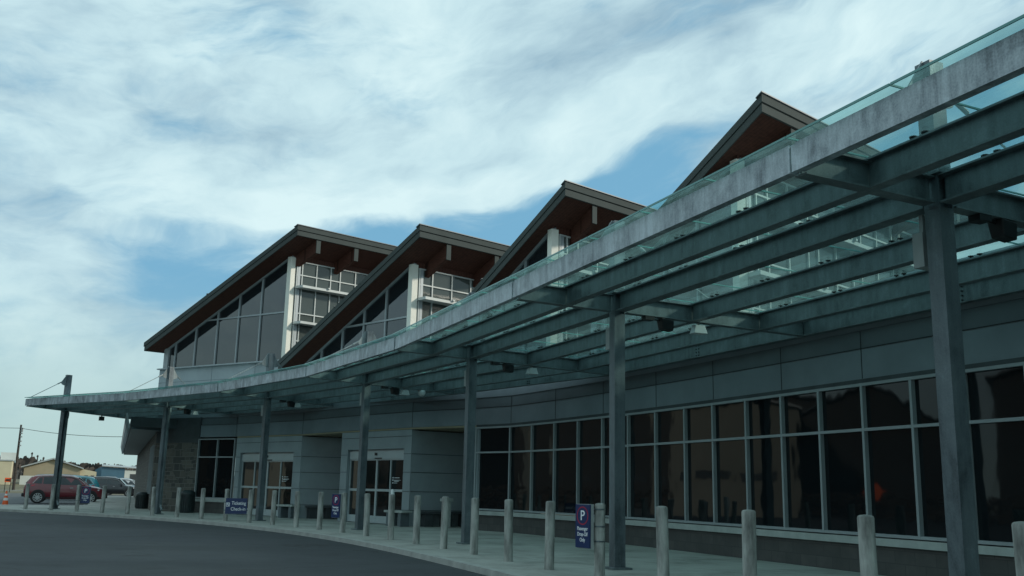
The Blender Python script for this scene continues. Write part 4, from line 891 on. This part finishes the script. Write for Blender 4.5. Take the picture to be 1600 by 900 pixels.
e = o-dd*.9; m.hexa([o-nn*.0+Vector((0, 0, .2)), e+nn*.8+Vector((0, 0, .2)), e+nn*.8+Vector((0, 0, 2.9)), o+Vector((0, 0, 3.4))], [o+nn*6+Vector((0, 0, .2)), e+nn*6+Vector((0, 0, .2)), e+nn*6+Vector((0, 0, 2.9)), o+nn*6+Vector((0, 0, 3.4))]); m.build('wall', 'blue_wall', B)
m = MB(); p0 = o+dd*3.22; m.hexa([p0+Vector((0, 0, .2)), p0+dd*6+Vector((0, 0, .2)), p0+dd*6+Vector((0, 0, 2.85)), p0+Vector((0, 0, 2.95))], [p0+nn*6+Vector((0, 0, .2)), p0+nn*6+dd*6+Vector((0, 0, .2)), p0+nn*6+dd*6+Vector((0, 0, 2.85)), p0+nn*6+Vector((0, 0, 2.95))]); m.build('end_bay', 'pale_wall', B)
m = MB(); m.hexa([o-nn*.3+Vector((0, 0, 3.42)), o+dd*9.5-nn*.3+Vector((0, 0, 3.02)), o+dd*9.5+nn*6+Vector((0, 0, 3.3)), o+nn*6+Vector((0, 0, 3.7))], [o-nn*.3+Vector((0, 0, 3.55)), o+dd*9.5-nn*.3+Vector((0, 0, 3.15)), o+dd*9.5+nn*6+Vector((0, 0, 3.42)), o+nn*6+Vector((0, 0, 3.82))]); m.build('roof', 'shed_roof', B)
m = MB(); p1 = o+dd*4.0-nn*.03; m.hexa([p1+Vector((0, 0, .9)), p1+dd*1.5+Vector((0, 0, .9)), p1+dd*1.5+Vector((0, 0, 2.4)), p1+Vector((0, 0, 2.4))], [p1+nn*.02+Vector((0, 0, .9)), p1+nn*.02+dd*1.5+Vector((0, 0, .9)), p1+nn*.02+dd*1.5+Vector((0, 0, 2.4)), p1+nn*.02+Vector((0, 0, 2.4))]); m.build('opening_shade', 'dark_band', B)  # flat dark sheet painted as the shaded inside of the end bay
# pale tank house and sheds at the very left
B = empty('pump_house', (-66, 131, .8), 'pale boxy plant building at the left edge below the hill', 'building')
m = MB(); m.box((-66.6, 130.0, 2.0), (3.0, 3, 3.2), .4); m.build('wall', 'tan_light', B); m = MB(); m.box((-66.6, 130.0, 3.65), (3.2, 3.2, .15), .4); m.build('roof', 'shed_roof', B)
m = MB(); m.box((-66.3, 131.6, 4.2), (1.9, 1.6, 1.0), .4); m.build('roof_tank', 'pale_wall', B)
B = empty('storage_shed', (-72, 131, .8), 'second pale shed with dull roof at the extreme left edge', 'shed')
m = MB(); m.box((-72.5, 132, 2.1), (4.5, 4, 3.6), .4); m.build('wall', 'pale_wall', B); m = MB(); m.box((-72.5, 132, 4.0), (4.9, 4.4, .25), .4); m.build('roof', 'shed_roof', B)
m = MB(); m.hexa([(-64, 130.5, .5), (-58.5, 132.5, .5), (-58.5, 132.5, 1.75), (-64, 130.5, 1.75)], [(-64, 130.6, .5), (-58.5, 132.6, .5), (-58.5, 132.6, 1.75), (-64, 130.6, 1.75)]); tag(m.build('low_fence', 'pale_wall'), 'low pale fence between the utility pole and the tan shed', 'fence')
for k, (x, y, h_) in enumerate(((-68.3, 142.0, 5.1), (-67.7, 142.5, 4.75), (-67.0, 142.9, 4.5))):
    m = MB(); m.tube((x, y, .6), (x, y, h_), .12, .08, n=7); pl_ = m.build('distant_pole', 'wood_pole')
    tag(pl_, 'thin pole rising behind the tan shed roof, %s from the left' % ('first', 'second', 'third')[k], 'pole', 'thin poles behind the shed')
    m = MB(); m.box((x, y-.05, h_-.2), (.26, .12, .2), .3); m.build('pole_cap', 'wood_pole', pl_)

# ------------------------------------------------------------------ across the road: what the window wall mirrors
def shed2(name, label, cat, c, az_, w, l, h0, h1, wm, rm):
    B, q = gabled(name, label, cat, c, R(-az_), w, l, h0, h1, -.1, wm, rm)
    m = MB()
    for k in (-.3, .1): m.hexa([q(w*k, -.05, 2.2), q(w*k+1.6, -.05, 2.2), q(w*k+1.6, -.05, 2.7), q(w*k, -.05, 2.7)], [q(w*k, -.02, 2.2), q(w*k+1.6, -.02, 2.2), q(w*k+1.6, -.02, 2.7), q(w*k, -.02, 2.7)])
    m.build('vent_band', 'dark_band', B); return B
simple('warehouse_wall', (.25, .25, .21), .8, 0, .08, .5); simple('brown_metal', (.045, .043, .040), .7, 0, .1, .6)
shed2('warehouse', 'beige warehouse across the road, mirrored in the terminal windows', 'warehouse', (-34.0, 45.0), -58, 5.2, 14, 6.9, 7.4, 'warehouse_wall', 'shed_roof')
shed2('reflection_mask_barn', 'dark flat-gabled shed beyond the beige warehouse across the road', 'barn', (-55, 61), -58, 18, 14, 9.6, 11.0, 'brown_metal', 'roof_metal')  # added out of view to mask bright sky mirrored in the window wall
shed2('dark_barn', 'dark gabled barn next to the beige warehouse across the road', 'barn', (-47, 44.0), -61, 13, 16, 6.5, 9.5, 'brown_metal', 'roof_metal')
shed2('brown_barn', 'wide brown barn across the road, mirrored in the nearest windows', 'barn', (-44, 18.5), -72, 26, 22, 8.5, 11.5, 'brown_metal', 'roof_metal')
shed2('long_barn', 'long brown shed at the near end of the row across the road', 'barn', (-46, -14), -98, 30, 22, 6.0, 8.2, 'brown_metal', 'roof_metal')
m = MB()
for _ in range(5000):
    k = random.random(); p = Vector((-33-4*k+random.uniform(-.7, .7), -22+76*k+random.uniform(-.7, .7), random.random()**.8*1.5-.1)); a = random.uniform(0, PI); d = Vector((math.cos(a), math.sin(a), random.uniform(-.4, .4)))*.16
    m.poly([p-d, p+d*.3+Vector((0, 0, .2)), p+d]); 
tag(m.build('hedge', 'brush'), 'low dark scrubby hedge along the far side of the road', 'hedge')
for (x, y, rz_, lab) in ((-27.5, 33.5, .55, 'orange diamond roadworks sign across the road, farther one'), (-24.5, 22.5, .9, 'orange diamond roadworks sign across the road, nearer one')):
    S = empty('diamond_sign', (x, y, -.13), lab, 'sign', 'orange diamond signs across the road'); m = MB(); a = rz_+PI/2
    dx = Vector((math.cos(rz_+.5), math.sin(rz_+.5), 0)); c = Vector((x, y, 1.55)); nn = dx.cross(Vector((0, 0, 1)))
    qd = [c+dx*.62, c+Vector((0, 0, .62)), c-dx*.62, c-Vector((0, 0, .62))]; m.hexa([p-nn*.01 for p in qd], [p+nn*.01 for p in qd]); m.build('panel', 'orange', S)
    m = MB(); m.bar((x, y, -.13), (x, y, 1.5), .05, .05, up=(0, 1, 0)); m.bar((x-.5, y, -.1), (x+.5, y, -.1), .05, .05); m.build('stand', 'black', S)

# ------------------------------------------------------------------ render settings
scn.render.engine = 'CYCLES'
scn.cycles.transparent_max_bounces = 24; scn.cycles.max_bounces = 7; scn.cycles.diffuse_bounces = 3; scn.cycles.glossy_bounces = 3
